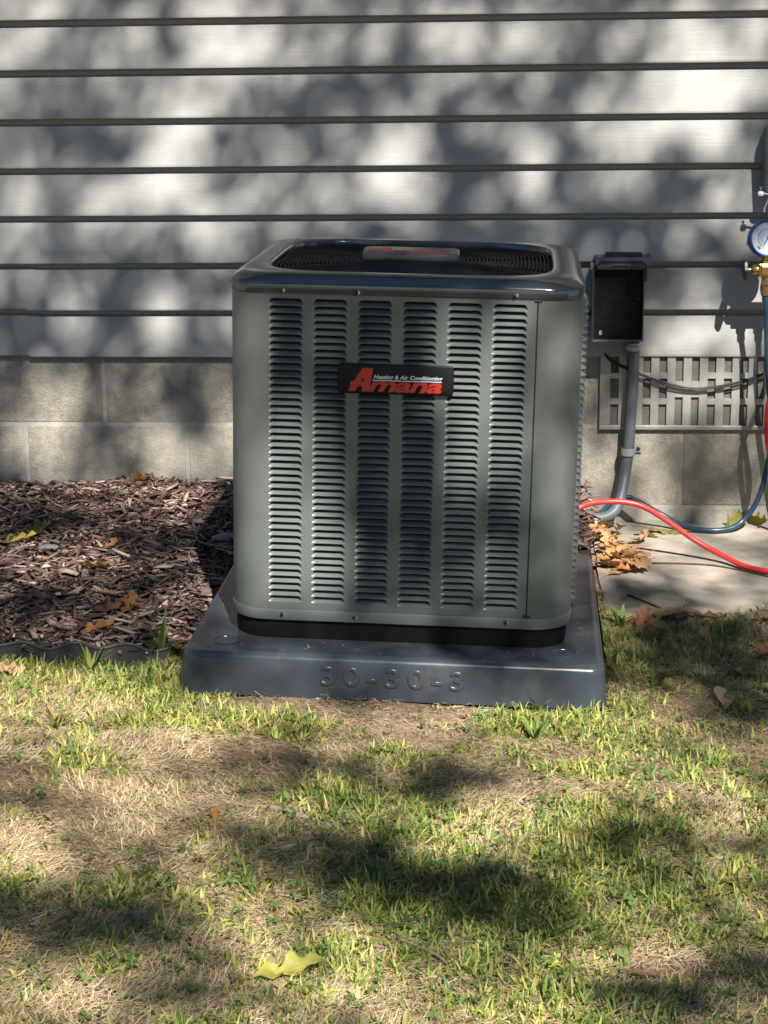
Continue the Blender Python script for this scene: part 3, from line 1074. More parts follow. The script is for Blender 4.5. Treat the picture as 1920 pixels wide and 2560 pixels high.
for x, nm in ((-1.6, 'hose_blue'), (0.0, 'hose_yellow'), (1.6, 'hose_red')):
    mpart('hose_port', lathe([(0.36, -0.5), (0.36, -0.85), (0.45, -0.9), (0.45, -1.35), (0.3, -1.4), (0.3, -1.75), (0.36, -1.8), (0.36, -2.3), (0.3, -2.35)], M['brass'], 12, smooth=False), (x, 0, 0))
mpart('hook', tube(catmull([(0.2, 0.1, 0.5), (0.2, 0.3, 3.5), (0.3, 0.9, 6.5), (0.3, 1.7, 7.3), (0.3, 2.2, 7.0)], 8), 0.11, M['shiny'], 8))


def gauge(x, bez, tilt):
    g = mpart('gauge', lathe([(0.2, 0.9), (1.35, 0.85), (1.62, 0.6), (1.66, 0.45), (1.66, -0.12), (1.56, -0.24), (1.46, -0.22), (1.42, -0.12)], M[bez], 40, 'Y'), (x, -0.30, 2.84), (math.radians(-9), 0, math.radians(tilt)))

    def disc(r0, r1, y, mt, a0=0, a1=360):
        n = 40
        vs, fs = [], []
        for k in range(n + 1):
            w = math.radians(a0 + (a1 - a0) * k / n)
            for r in (r0, r1):
                vs.append((r * math.sin(w), y, r * math.cos(w)))
        for k in range(n):
            fs.append((2 * k, 2 * k + 1, 2 * k + 3, 2 * k + 2))
        return mesh_from(vs, fs, M[mt])
    obj('dial', disc(0.0, 1.44, -0.13, 'dial'), g)
    obj('scale_ring', disc(0.78, 0.92, -0.136, 'dial_pink', -140, 140), g)
    obj('scale_ring', disc(0.30, 0.72, -0.136, 'dial_cyan', -150, 150), g)
    obj('scale_ring', disc(1.02, 1.22, -0.136, 'dial_green', 215, 235), g)
    tk = []
    for k in range(31):
        w = math.radians(-140 + 280 * k / 30)
        r0, r1 = (1.15, 1.36) if k % 5 == 0 else (1.25, 1.36)
        d, e = Vector((math.sin(w), 0, math.cos(w))), Vector((math.cos(w), 0, -math.sin(w))) * 0.018
        tk.append([tuple(d * r0 - e + Vector((0, -.14, 0))), tuple(d * r0 + e + Vector((0, -.14, 0))), tuple(d * r1 + e + Vector((0, -.14, 0))), tuple(d * r1 - e + Vector((0, -.14, 0)))])
    obj('ticks', mesh_from([p for t_ in tk for p in t_], [tuple(range(4 * i, 4 * i + 4)) for i in range(len(tk))], M['black']), g)
    wn_ = math.radians(208)
    d = Vector((math.sin(wn_), 0, math.cos(wn_)))
    e = Vector((d.z, 0, -d.x))
    nv = [d * 1.1 + Vector((0, -.17, 0)), e * 0.05 + Vector((0, -.17, 0)), d * -0.3 + e * 0.10 + Vector((0, -.17, 0)), d * -0.62 + Vector((0, -.17, 0)), d * -0.3 - e * 0.10 + Vector((0, -.17, 0)), e * -0.05 + Vector((0, -.17, 0))]
    nv2 = [v + Vector((0, 0.02, 0)) for v in nv]
    obj('needle', mesh_from([tuple(v) for v in nv + nv2], [(0, 1, 2, 3, 4, 5)] + [(i, 6 + i, 6 + (i + 1) % 6, (i + 1) % 6) for i in range(6)], M['black']), g)
    mpart('gauge_stem', lathe([(0.42, 0.5), (0.42, 0.85), (0.28, 0.9), (0.28, 1.4)], M['brass'], 6, smooth=False), (x, 0.0, 0))


gauge(-1.75, 'gauge_blue', 12)
gauge(1.75, 'gauge_red', -6)

bl = [(28.4, -5.0, 22.7), (28.5, -5.0, 21.5), (28.7, -5.0, 18), (28.95, -5.0, 14.5), (29.6, -4.6, 10), (29.4, -3.6, 6.64), (29.02, -3.6, 4.44), (28.38, -3.6, 2.6), (27.37, -3.6, 1.15), (26.2, -4.2, 0.5),
      (24.4, -4.6, 0.36), (22.05, -4.0, 0.5), (20.28, -3.0, 1.16), (18.46, -2.6, 2.1), (17.25, -2.2, 2.7), (16.41, -2.0, 2.9), (15.2, -2.3, 2.5), (14.0, -3.4, 1.75), (13.04, -4.6, 1.0), (11.37, -5.6, 0.9), (9.6, -8.2, 2.0), (8.4, -14, 3.2), (7.6, -22.6, 5.0)]
obj('blue_hose', tube(catmull(bl, 8), 0.25, M['hose_blue'], 12), label='dark blue hose looping from the gauges down past the slab', cat='hose')
rd = [(31.6, -5.0, 22.7), (31.4, -5.0, 20), (30.2, -5.0, 16), (29.2, -5.0, 13.2), (28.98, -5.0, 11.4), (29.05, -5.0, 9.6), (29.6, -5.2, 7.0), (31.5, -7, 3), (33, -12, 0.6), (31, -18.5, 0.38), (27.6, -18.7, 0.38), (25.73, -17.1, 0.40),
      (24.2, -15.2, 0.75), (22.0, -14.2, 1.75), (19.88, -14.0, 3.2), (17.61, -14.0, 4.68), (15.92, -14.0, 5.25), (14.24, -14.0, 5.36), (12.56, -14.0, 5.2), (11.0, -14.4, 4.66), (9.4, -16.5, 4.2), (8.6, -22.6, 4.0)]
obj('red_hose', tube(catmull(rd, 8), 0.25, M['hose_red'], 12), label='glossy red hose arching over the slab from behind the air conditioner', cat='hose')
yl = [(30.0, -5.0, 22.7), (30.1, -5.2, 18), (31.5, -5.5, 10), (33.5, -6.5, 4), (36, -9, 0.5), (42, -14, 0.35), (50, -15, 0.35)]
obj('yellow_hose', tube(catmull(yl, 8), 0.27, M['hose_yellow'], 10), label='yellow hose hanging from the middle of the brass manifold', cat='hose')
wr = [(15.9, -15.9, 0.25), (17.2, -15.5, 0.12), (19.85, -15.4, 0.1), (23.1, -15.9, 0.1), (25.6, -17.6, 0.1), (27.5, -19.3, 0.1), (31, -21, 0.1)]
obj('thin_stem', tube(catmull(wr, 8), [0.10 - 0.0009 * i for i in range(49)], M['twig_dark'], 6), label='long thin dark stem lying across the slab below red hose', cat='stem')

# ---------------------------------------------------------------- lawn edging
ed = thing('lawn_edging', 'black wavy plastic edging strip between mulch bed and lawn', 'edging', (-40, -46, 0))
EX = np.arange(-118, -19.3, 0.25)
ev = lambda x: (-46.0 + 0.42 * math.sin(x * 2 * math.pi / 3.9) + 0.15 * math.sin(x * 0.31) + 0.03 * (x + 32), 1.98 + 0.10 * math.sin(x * 0.7) - 0.018 * max(0, x + 34) + 0.12 * math.sin(x * 2 * math.pi / 3.9 + 1))
vs, fs = [], []
for x in EX:
    y, zt = ev(x)
    for dy, z in ((-0.05, -1.0), (-0.05, zt), (0.06, zt), (0.06, -1.0)):
        vs.append((x, y + dy, z))
for i in range(len(EX) - 1):
    for k in range(3):
        fs.append((i * 4 + k, (i + 1) * 4 + k, (i + 1) * 4 + k + 1, i * 4 + k + 1))
obj('strip', smooth_by_angle(mesh_from(vs, fs, M['edging']), 40), ed, (40, 46, 0))
obj('bead', tube([(x, *ev(x)) for x in EX], 0.13, M['edging'], 8), ed, (40, 46, 0))

# ---------------------------------------------------------------- bark mulch (nobody could count it)
rg = np.random.default_rng(5)


def chips(n, x0, x1, y0, y1, lmin, lmax, lift, seed):
    r = np.random.default_rng(seed)
    x, y = r.uniform(x0, x1, n), r.uniform(y0, y1, n)
    keep = ~in_pad(x, y, 0.15)
    x, y = x[keep], y[keep]
    n = len(x)
    z = mulch_z(x, y) - 0.22 + r.uniform(0, lift, n)
    L = lmin + (lmax - lmin) * r.random(n) ** 2.2
    W = L * (0.10 + 0.32 * r.random(n) ** 1.6)
    W = np.minimum(W, 0.75)
    T = r.uniform(0.05, 0.16, n)
    az = r.uniform(0, 2 * np.pi, n)
    tl, ro = r.normal(0, 0.22, n), r.normal(0, 0.35, n)
    base = np.array([[-.5, -.35, -.5], [.5, -.2, -.5], [.42, .3, -.5], [-.4, .5, -.5], [-.46, -.3, .5], [.40, -.25, .5], [.5, .2, .5], [-.42, .42, .5]])
    P = base[None] * np.stack([L, W, T], -1)[:, None] + r.normal(0, 0.06, (n, 8, 3)) * np.stack([L, W, T], -1)[:, None]
    P[..., 2] += 0.35 * r.normal(0, 1, n)[:, None] * P[..., 0] ** 2 / L[:, None]      # some chips are bent
    cr, sr = np.cos(ro)[:, None], np.sin(ro)[:, None]
    P[..., 1], P[..., 2] = P[..., 1] * cr - P[..., 2] * sr, P[..., 1] * sr + P[..., 2] * cr
    ct, s_t = np.cos(tl)[:, None], np.sin(tl)[:, None]
    P[..., 0], P[..., 2] = P[..., 0] * ct - P[..., 2] * s_t, P[..., 0] * s_t + P[..., 2] * ct
    ca, sa = np.cos(az)[:, None], np.sin(az)[:, None]
    P[..., 0], P[..., 1] = P[..., 0] * ca - P[..., 1] * sa, P[..., 0] * sa + P[..., 1] * ca
    P += np.stack([x, y, z], -1)[:, None]
    q_ = np.array([[0, 3, 2], [0, 2, 1], [4, 5, 6], [4, 6, 7], [0, 1, 5], [0, 5, 4], [1, 2, 6], [1, 6, 5], [2, 3, 7], [2, 7, 6], [3, 0, 4], [3, 4, 7]])
    tr = (np.arange(n) * 8)[:, None, None] + q_[None]
    pal = np.array([[0.085, 0.052, 0.040], [0.13, 0.082, 0.065], [0.19, 0.125, 0.10], [0.25, 0.175, 0.145], [0.055, 0.035, 0.028], [0.36, 0.27, 0.21], [0.26, 0.11, 0.07]])
    c = pal[r.choice(len(pal), n, p=[.24, .26, .22, .12, .09, .06, .01])] * r.uniform(0.75, 1.25, (n, 1)) * np.array([1.2, 1.23, 1.24])
    return P.reshape(-1, 3), tr.reshape(-1, 3), np.repeat(c, 8, 0)


A_ = chips(15500, -66, -16.6, -45.6, -0.5, 0.3, 2.3, 0.42, 1)
B_ = chips(2500, -118, -60, -45.6, -0.5, 0.9, 3.2, 0.4, 2)
C_ = chips(1600, -17.6, 13.0, -20.8, -0.5, 0.6, 2.8, 0.4, 3)
co, tr, cc = [], [], []
n0 = 0
for p, t_, c in (A_, B_, C_):
    co.append(p)
    tr.append(t_ + n0)
    cc.append(c)
    n0 += len(p)
obj('bark_mulch', bulk_mesh('bark_mulch', np.concatenate(co), np.concatenate(tr), M['chips'], np.concatenate(cc)), kind='stuff',
    label='shredded brown bark mulch covering the bed', cat='mulch')

# ---------------------------------------------------------------- grass, straw, clover
LX0, LX1, LY0, LY1 = -62, 60, -118, -24


def lawn_ok(x, y, grow=0.0):
    ok = ~in_pad(x, y, 0.1)
    ok &= ~((x > 13.4) & (y > -29.9 + 3.4 * (vnoise(x, y, 2.2, 44) - 0.5)))
    ok &= ~((x < -16) & (y > np.where(x > -21, -44.6, -46.4)))
    ok &= ~((x >= -16) & (x < 13.4) & (y > -24))
    return ok


def ribbons(x, y, z, L, W, az, lean, bend, twist, col, tipcol, seg=4, blunt=0.25):
    """Curved tapering blades as triangle strips."""
    n = len(x)
    S = seg + 1
    t = np.linspace(0, 1, S)
    ang = lean[:, None] + bend[:, None] * t[None]           # angle from vertical
    dl = L[:, None] / seg
    dr = np.sin(ang) * dl
    dz = np.cos(ang) * dl
    R = np.concatenate([np.zeros((n, 1)), np.cumsum(dr[:, :-1], 1)], 1)
    H = np.concatenate([np.zeros((n, 1)), np.cumsum(dz[:, :-1], 1)], 1)
    H = np.maximum(H, 0.02 - 0.0 * H)
    ca, sa = np.cos(az)[:, None], np.sin(az)[:, None]
    tw = az[:, None] + twist[:, None] * t[None]
    wx, wy = -np.sin(tw), np.cos(tw)
    wid = W[:, None] * (1 - (1 - blunt) * t[None] ** 1.8) * 0.5
    wid[:, -1] *= 0.12
    cx, cy, cz = x[:, None] + R * ca, y[:, None] + R * sa, z[:, None] + H
    Lf = np.stack([cx - wx * wid, cy - wy * wid, cz], -1)
    Rt = np.stack([cx + wx * wid, cy + wy * wid, cz + 0.25 * wid], -1)
    P = np.stack([Lf, Rt], 2).reshape(n, 2 * S, 3)
    q_ = []
    for k in range(seg):
        q_ += [[2 * k, 2 * k + 1, 2 * k + 3], [2 * k, 2 * k + 3, 2 * k + 2]]
    tr = (np.arange(n) * 2 * S)[:, None, None] + np.array(q_)[None]
    c = col[:, None] * (1 - t[None, :, None]) + tipcol[:, None] * t[None, :, None]
    return P.reshape(-1, 3), tr.reshape(-1, 3), np.repeat(c, 2, 1).reshape(-1, 3)


def green_field(x, y):
    g = 0.10 + 0.9 * np.clip((vnoise(x, y, 7, 21) * 0.6 + vnoise(x, y, 2.6, 22) * 0.55 - 0.40) * 2.4, 0, 1)
    g = 0.02 + 0.95 * g * np.clip(0.25 + 1.7 * (vnoise(x, y, 4, 25) - 0.28), 0, 1.15)
    g += 0.75 * gauss(x, y, -19, -51, 8, 4.5) + 0.75 * gauss(x, y, -13, -56, 6, 3.2) + 0.6 * gauss(x, y, 5, -53.5, 7, 3) + 0.5 * gauss(x, y, 18, -40, 9, 7)
    g += 0.35 * gauss(x, y, 9, -57, 8, 4) + 0.3 * gauss(x, y, 6, -84, 12, 10) + 0.35 * gauss(x, y, -30, -54, 7, 5)
    g += 0.55 * np.exp(-((y + 48.2) / 1.6) ** 2) * (x < -19) + 0.45 * gauss(x, y, 10, -80, 14, 14) + 0.25 * gauss(x, y, -4, -84, 12, 10) + 0.3 * gauss(x, y, -26, -84, 8, 9)
    g -= 0.5 * ((x > 13.2) & (y > -31))
    g += 0.6 * gauss(x, y, -19.5, -46.5, 2.5, 3) + 0.4 * gauss(x, y, 13.5, -45, 2.0, 12)
    g -= 0.55 * gauss(x, y, -15, -66, 8, 4.5) + 0.45 * gauss(x, y, -16, -76, 8, 5) + 0.5 * gauss(x, y, 6, -66, 4, 3)
    g -= 2.2 * np.clip(soil_mask(x, y) - 0.2, 0, 1)
    return np.clip(g, 0.02, 1)


def top_z(x, y):
    return np.where((x > 13.2) & (y > -31.3), np.maximum(lawn_z(x, y), 0.02), lawn_z(x, y))


def scatter(n, seed):
    r = np.random.default_rng(seed)
    x, y = r.uniform(LX0, LX1, n), r.uniform(LY0, LY1, n)
    # thin out away from what the lawn in front of the pad shows
    p = np.where((np.abs(x) < 34) & (y > -104), 1.0, 0.35)
    k = lawn_ok(x, y) & (r.random(n) < p)
    return r, x[k], y[k]


# dry thatch: a matted layer of short bent straws, combed in drifts
def thatch(name, n0, seed, z0, z1, lmin, lmax, wmin, wmax, flat, label, dens, core):
    r = np.random.default_rng(seed)
    if core:
        x, y = r.uniform(-36, 33, n0), r.uniform(-101, -24, n0)
        k = lawn_ok(x, y)
    else:
        x, y = r.uniform(LX0, LX1, n0), r.uniform(LY0, LY1, n0)
        k = lawn_ok(x, y) & ~((x > -36) & (x < 33) & (y > -101))
    k &= r.random(n0) > 1.7 * np.clip(soil_mask(x, y) - 0.15, 0, 0.57)
    k &= r.random(n0) < dens + (1 - dens) * np.clip(1.7 * vnoise(x, y, 5, 33) * (0.5 + vnoise(x, y, 1.7, 34)), 0, 1)
    x, y = x[k], y[k]
    n = len(x)
    pal = np.array([[0.60, 0.46, 0.27], [0.48, 0.355, 0.20], [0.68, 0.56, 0.36], [0.34, 0.235, 0.14], [0.54, 0.37, 0.25], [0.47, 0.43, 0.19], [0.22, 0.15, 0.09]])
    c = pal[r.choice(7, n, p=[.23, .22, .12, .15, .09, .12, .07])] * r.uniform(0.7, 1.15, (n, 1)) * (0.75 + 0.4 * vnoise(x, y, 3.5, 36))[:, None]
    az = 2 * np.pi * 1.4 * vnoise(x, y, 7, 38) + r.normal(0, 0.9, n)
    fz = 0.30 * vnoise(x, y, 1.6, 35)
    P, T_, C = ribbons(x, y, top_z(x, y) - 0.06 + fz + r.uniform(z0, z1, n), lmin + (lmax - lmin) * r.random(n) ** 1.7, r.uniform(wmin, wmax, n), az,
                       r.normal(flat, 0.20, n), r.normal(0.25, 0.55, n), r.normal(0, 1.2, n), c, c * 1.05, seg=2, blunt=0.5)
    obj(name, bulk_mesh(name, P, T_, M['straw'], C), kind='stuff', label=label, cat='thatch')


thatch('dry_thatch', 330000, 31, 0.0, 0.10, 0.35, 1.25, 0.022, 0.06, 1.42, 'matted dry straw coloured thatch covering the lawn', 0.55, True)
thatch('outer_thatch', 60000, 32, 0.0, 0.12, 0.5, 1.5, 0.04, 0.09, 1.38, 'dry thatch on the lawn beyond the middle', 0.6, False)

# living blades, grown in tufts: a few blades share a root
r, x, y = scatter(86000, 37)
g = green_field(x, y)
k = r.random(len(x)) < g
x, y, g = x[k], y[k], g[k]
m = r.integers(2, 7, len(x))
tone = np.repeat(r.random(len(x)), m)
x, y, g = np.repeat(x, m), np.repeat(y, m), np.repeat(g, m)
x = x + r.normal(0, 0.16, len(x))
y = y + r.normal(0, 0.16, len(y))
k = lawn_ok(x, y)
x, y, g, tone = x[k], y[k], g[k], tone[k]
n = len(x)
wide = tone < 0.45
pal = np.array([[0.20, 0.265, 0.045], [0.27, 0.32, 0.06], [0.11, 0.185, 0.04], [0.36, 0.37, 0.09], [0.44, 0.39, 0.13], [0.085, 0.165, 0.05]])
c = pal[np.minimum(5, ((tone * 37.7) % 1.0 * 4.2 + r.random(n) * 1.9).astype(int) % 6)] * r.uniform(0.8, 1.25, (n, 1))
tip = c * r.uniform(0.9, 1.15, (n, 1)) + np.where(r.random(n) < 0.3, 1, 0)[:, None] * np.array([0.12, 0.08, 0.02])
L = np.where(wide, r.uniform(0.4, 1.3, n), r.uniform(0.35, 1.4, n)) * (0.6 + 0.5 * g)
W = np.where(wide, r.uniform(0.11, 0.25, n), r.uniform(0.045, 0.10, n))
P, T_, C = ribbons(x, y, top_z(x, y) + 0.06, L, W, r.uniform(0, 2 * np.pi, n), np.abs(r.normal(0.80, 0.45, n)), r.normal(0.7, 0.7, n), r.normal(0, 0.6, n), c, tip, seg=3)
obj('lawn_grass', bulk_mesh('lawn_grass', P, T_, M['grass'], C), kind='stuff', label='patchy green grass blades of the lawn', cat='grass')

# clover and small broad leaves
r, x, y = scatter(18000, 41)
d = 0.10 + 0.55 * gauss(x, y, 5, -82, 13, 12) + 0.35 * gauss(x, y, 16, -62, 10, 12) + 0.2 * gauss(x, y, -18, -88, 10, 9) + 0.4 * np.clip(vnoise(x, y, 5, 43) - 0.62, 0, 1)
d *= 1 - np.clip(soil_mask(x, y) * 1.4, 0, 0.9)
k = r.random(len(x)) < d
x, y = x[k], y[k]
n = len(x)
h = r.uniform(0.3, 0.9, n)
s = r.uniform(0.14, 0.34, n)
az = r.uniform(0, 2 * np.pi, n)
base = np.array([[0, 0, 0], [0.55, -0.42, 0.10], [1.0, -0.38, 0.13], [0.98, 0, 0.02], [1.0, 0.38, 0.13], [0.55, 0.42, 0.10]])
q_ = np.array([[0, 1, 3], [1, 2, 3], [0, 3, 5], [3, 4, 5]])
PP, TT, CC = [], [], []
n0 = 0
pal = np.array([[0.10, 0.165, 0.04], [0.13, 0.20, 0.05], [0.075, 0.125, 0.03], [0.17, 0.22, 0.055]])
ccol = pal[r.choice(4, n)] * r.uniform(0.8, 1.25, (n, 1))
tx, ty = r.normal(0, 0.3, n), r.normal(0, 0.3, n)
for leaf in range(3):
    w = az + leaf * 2 * np.pi / 3 + r.normal(0, 0.12, n)
    B3 = base[None] * s[:, None, None]
    X = B3[..., 0] * np.cos(w)[:, None] - B3[..., 1] * np.sin(w)[:, None]
    Y = B3[..., 0] * np.sin(w)[:, None] + B3[..., 1] * np.cos(w)[:, None]
    Z = B3[..., 2] + X * tx[:, None] + Y * ty[:, None]
    PP.append(np.stack([X + x[:, None], Y + y[:, None], Z + (lawn_z(x, y) + h)[:, None]], -1).reshape(-1, 3))
    TT.append(((np.arange(n) * 6)[:, None, None] + q_[None]).reshape(-1, 3) + n0)
    CC.append(np.repeat(ccol, 6, 0))
    n0 += n * 6
P, T_, C = ribbons(x, y, lawn_z(x, y), h, np.full(n, 0.04), az, np.zeros(n), np.zeros(n), np.zeros(n), ccol, ccol, seg=1, blunt=1)
obj('clover', bulk_mesh('clover', np.concatenate(PP + [P]), np.concatenate(TT + [T_ + n0]), M['clover'], np.concatenate(CC + [C])), kind='stuff',
    label='small green clover leaves scattered through the lawn', cat='clover')

# soil crumbs in the bare patch against the pad
r = np.random.default_rng(51)
x, y = r.uniform(-17, 14, 4200), r.uniform(-64, -50.4, 4200)
k = (r.random(4200) < soil_mask(x, y)) & lawn_ok(x, y)
x, y = x[k], y[k]
n = len(x)
ico = bmesh.new()
bmesh.ops.create_icosphere(ico, subdivisions=1, radius=1)
iv = np.array([v.co[:] for v in ico.verts])
itri = np.array([[v.index for v in f.verts] for f in ico.faces])
ico.free()
s = 0.04 + 0.16 * r.random(n) ** 3
P = iv[None] * s[:, None, None] * r.uniform(0.6, 1.3, (n, len(iv), 1)) * np.array([1, 1, 0.7])
P += np.stack([x, y, lawn_z(x, y) + s * 0.3], -1)[:, None]
pal = np.array([[0.13, 0.085, 0.055], [0.18, 0.125, 0.08], [0.25, 0.18, 0.12], [0.10, 0.066, 0.043]])
c = pal[r.choice(4, n)]
obj('soil_crumbs', bulk_mesh('soil_crumbs', P.reshape(-1, 3), ((np.arange(n) * len(iv))[:, None, None] + itri[None]).reshape(-1, 3), M['chips'], np.repeat(c, len(iv), 0)), kind='stuff',
    label='loose brown soil crumbs in front of the pad', cat='soil')

# grass clippings and dry bits on the pad's top
r = np.random.default_rng(61)
n = 46
a_ = np.where(r.random(n) < 0.6, r.uniform(0.8, 29, n), np.where(r.random(n) < .5, r.uniform(.8, 2.4, n), r.uniform(27.8, 29.2, n)))
b_ = np.where((a_ > 2.6) & (a_ < 27.6), r.uniform(0.9, 3.3, n), r.uniform(1, 28, n))
wx = FR_O.x + a_ * FR_A.x + b_ * FR_B.x + 3.02 * FR_Z.x
wy = FR_O.y + a_ * FR_A.y + b_ * FR_B.y + 3.02 * FR_Z.y
wz = FR_O.z + a_ * FR_A.z + b_ * FR_B.z + 3.03 * FR_Z.z
c = np.array([[0.42, 0.33, 0.19], [0.3, 0.22, 0.13], [0.2, 0.24, 0.07]])[r.choice(3, n)]
P, T_, C = ribbons(wx, wy, wz, r.uniform(0.15, 0.9, n), r.uniform(0.03, 0.07, n), r.uniform(0, 6.28, n), np.full(n, 1.5), np.full(n, 0.05), r.normal(0, 0.8, n), c, c, seg=3, blunt=0.5)
obj('pad_clippings', bulk_mesh('pad_clippings', P, T_, M['straw'], C), kind='stuff', label='dry grass clippings scattered on the pad', cat='clippings')

# ---------------------------------------------------------------- fallen oak leaves, twigs, weeds


def oak_leaf(L, W, lobes, kind, seed, curl=0.3, fold=0.25, wave=0.15):
    r = random.Random(seed)
    n = 6 * lobes
    ph = r.uniform(-0.3, 0.3)
    vs, fs = [], []
    rows = []
    for i in range(n + 1):
        t = i / n
        env = math.sin(math.pi * min(1, t ** 0.85)) ** 0.7 if 0 < t < 1 else 0
        row = []
        for sd in (-1, -0.5, 0, 0.5, 1):
            lob = 0.62 + 0.38 * math.cos(2 * math.pi * lobes * t + math.pi + ph * (1 if sd > 0 else -1)) * (0.6 + 0.8 * r.random() * 0.5)
            w = W / 2 * env * (lob if abs(sd) == 1 else 0.9) + 0.02 * W
            yv = w * (sd if abs(sd) == 1 else sd * 0.8)
            xv = L * t + (0.10 * L * abs(sd) * env if abs(sd) == 1 else 0)
            z = fold * abs(yv) + curl * L * (t - 0.5) ** 2 + wave * W * noise.noise(Vector((xv * 1.1 / L * 3, yv * 1.3, seed * 1.7)))
            row.append((xv - L / 2, yv, z))
        rows.append(row)
    for row in rows:
        vs += row
    for i in range(n):
        for k in range(4):
            a = i * 5 + k
            fs.append((a, a + 5, a + 6, a + 1))
    # petiole
    rib = [(rw[2][0], rw[2][1], rw[2][2] + 0.012) for rw in rows[::2]][::-1]
    rib = rib + [(-L / 2 - 0.12 * L, 0.03 * L, rows[0][2][2] + 0.02 * L), (-L / 2 - 0.25 * L, 0.02 * L, rows[0][2][2] - 0.01)]
    pv, pf = tube_data(rib, [0.012 + 0.026 * i / (len(rib) - 1) for i in range(len(rib))], 5)
    b = len(vs)
    vs += pv
    fs += [tuple(i + b for i in f) for f in pf]
    zmin = min(v[2] for v in vs)
    vs = [(v[0], v[1], v[2] - zmin) for v in vs]
    return mesh_from(vs, fs, M['leaf_' + kind], True)


def drop_leaf(label, x, y, z, L, W, kind, az, seed, tilt=(0, 0), curl=0.3, fold=0.25, lobes=4, group=None, wave=0.15):
    o = obj('fallen_leaf', oak_leaf(L, W, lobes, kind, seed, curl, fold, wave), None, (x, y, z), (math.radians(tilt[0]), math.radians(tilt[1]), math.radians(az)), label, 'leaf', group)
    return o


mz = lambda x, y: float(mulch_z(x, y)) + 0.08
lz = lambda x, y: float(lawn_z(x, y)) + 0.10
G1, G2, G3 = 'leaves on the mulch', 'leaves on the slab', 'leaves on the lawn'
drop_leaf('curled brown leaf leaning on the block wall, smaller of the two', -31.6, -1.3, mz(-31.6, -1.3) - .1, 1.9, 1.5, 'tan', 40, 1, (55, -25), 1.3, 0.7, 3, G1)
drop_leaf('larger curled orange brown leaf standing against the block wall', -30.2, -1.4, mz(-30.2, -1.4) - .1, 2.4, 2.2, 'orange', 110, 2, (-60, 25), 1.2, 0.8, 3, G1)
drop_leaf('yellow tan oak leaf on the mulch at the left edge', -38.3, -20.7, mz(-38.3, -20.7), 4.4, 2.2, 'yellow', 12, 3, (6, -8), 0.3, 0.3, 4, G1)
drop_leaf('greenish yellow oak leaf curling up on the mulch by the left edge', -36.8, -17.4, mz(-36.8, -17.4), 3.6, 2.2, 'green', -20, 4, (35, -20), 0.6, 0.4, 4, G1)
drop_leaf('bright orange leaf in the middle of the mulch bed', -29.7, -26.6, mz(-29.7, -26.6), 2.7, 2.0, 'orange', 170, 5, (28, 5), 0.5, 0.4, 3, G1)
drop_leaf('small orange leaf scrap on the mulch behind the bright orange one', -29.5, -20.5, mz(-29.5, -20.5), 1.6, 1.0, 'orange', 60, 6, (10, -20), 0.6, 0.5, 2, G1)
drop_leaf('folded brown orange leaf on the mulch near the front, taller of a pair', -24.6, -36.2, mz(-24.6, -36.2), 2.3, 1.4, 'orange', 70, 7, (25, -45), 0.7, 0.9, 3, G1)
drop_leaf('flat brown leaf beside the folded one near the mulch front', -26.0, -37.8, mz(-26, -37.8), 2.4, 1.5, 'brown', 15, 8, (15, -12), 0.4, 0.5, 3, G1)
drop_leaf('long orange oak leaf on the mulch just behind the edging', -26.2, -41.8, mz(-26.2, -41.8), 3.6, 1.6, 'orange', 32, 9, (12, -10), 0.4, 0.5, 4, G1)
drop_leaf('small orange leaf beside the front left pad corner', -19.0, -46.2, lz(-19, -46.2) + 1.0, 1.5, 1.2, 'orange', 80, 10, (30, 20), 0.6, 0.5, 2, G1)
drop_leaf('tan leaf scrap on the mulch towards the back left', -39.5, -7.4, mz(-39.5, -7.4), 1.7, 0.8, 'pale', 160, 11, (8, 10), 0.4, 0.3, 2, G1)
drop_leaf('orange leaf scrap on the mulch at the far left edge', -42.2, -8.4, mz(-42.2, -8.4), 1.9, 0.8, 'orange', 175, 12, (5, 12), 0.4, 0.3, 2, G1)
drop_leaf('pinkish tan leaf on the grass at the left edge', -30.8, -48.9, lz(-30.8, -48.9) + .2, 2.4, 1.7, 'pale', 10, 13, (16, 6), 0.4, 0.4, 3, G3)
for i, (x, y, kd, lab) in enumerate(((16.8, -36.2, 'brown', 'dark brown leaf in the shaded grass right of the pad'), (20.4, -36.0, 'tan', 'tan leaf in the grass just below the slab'), (25.6, -33.2, 'brown', 'brown leaf at the slab corner by the right edge'),
                                       (17.0, -45.0, 'brown', 'small brown leaf in the grass beside the right pad corner'), (24.0, -47.4, 'pale', 'pale curled leaf in the grass at the far right'))):
    drop_leaf(lab, x, y, lz(x, y) + .35, 1.8 + 0.3 * i % 1.1, 1.2, kd, 70 * i + 20, 40 + i, (12, -10), 0.6, 0.6, 3, G3)
# heap beside the pad
for k in range(46):
    hy = rnd.uniform(-19.0, -1.5)
    hx = rnd.gauss(13.6, 1.5) if hy > -11 else rnd.gauss(15.0, 1.2)
    if hy < -13:
        hx = max(hx, 13.9)
    drop_leaf('crisp tan oak leaf in the heap between pad and wall', hx, hy, rnd.uniform(0.03, 0.7) + (0.9 if hx < 13.1 else 0), rnd.uniform(1.7, 3.5), rnd.uniform(1.1, 2.1), rnd.choice(['tan', 'tan', 'orange', 'tan', 'pale']), rnd.uniform(0, 360), 100 + k,
              (rnd.uniform(-26, 26), rnd.uniform(-22, 22)), rnd.uniform(0.2, 0.8), rnd.uniform(0.2, 0.7), rnd.choice([3, 4]), 'leaf heap beside the pad')
drop_leaf('small yellow leaf on the slab beside the green leaf', 18.1, -5.9, 0.06, 2.4, 1.7, 'yellow', 150, 14, (18, -8), 0.5, 0.4, 3, G2)
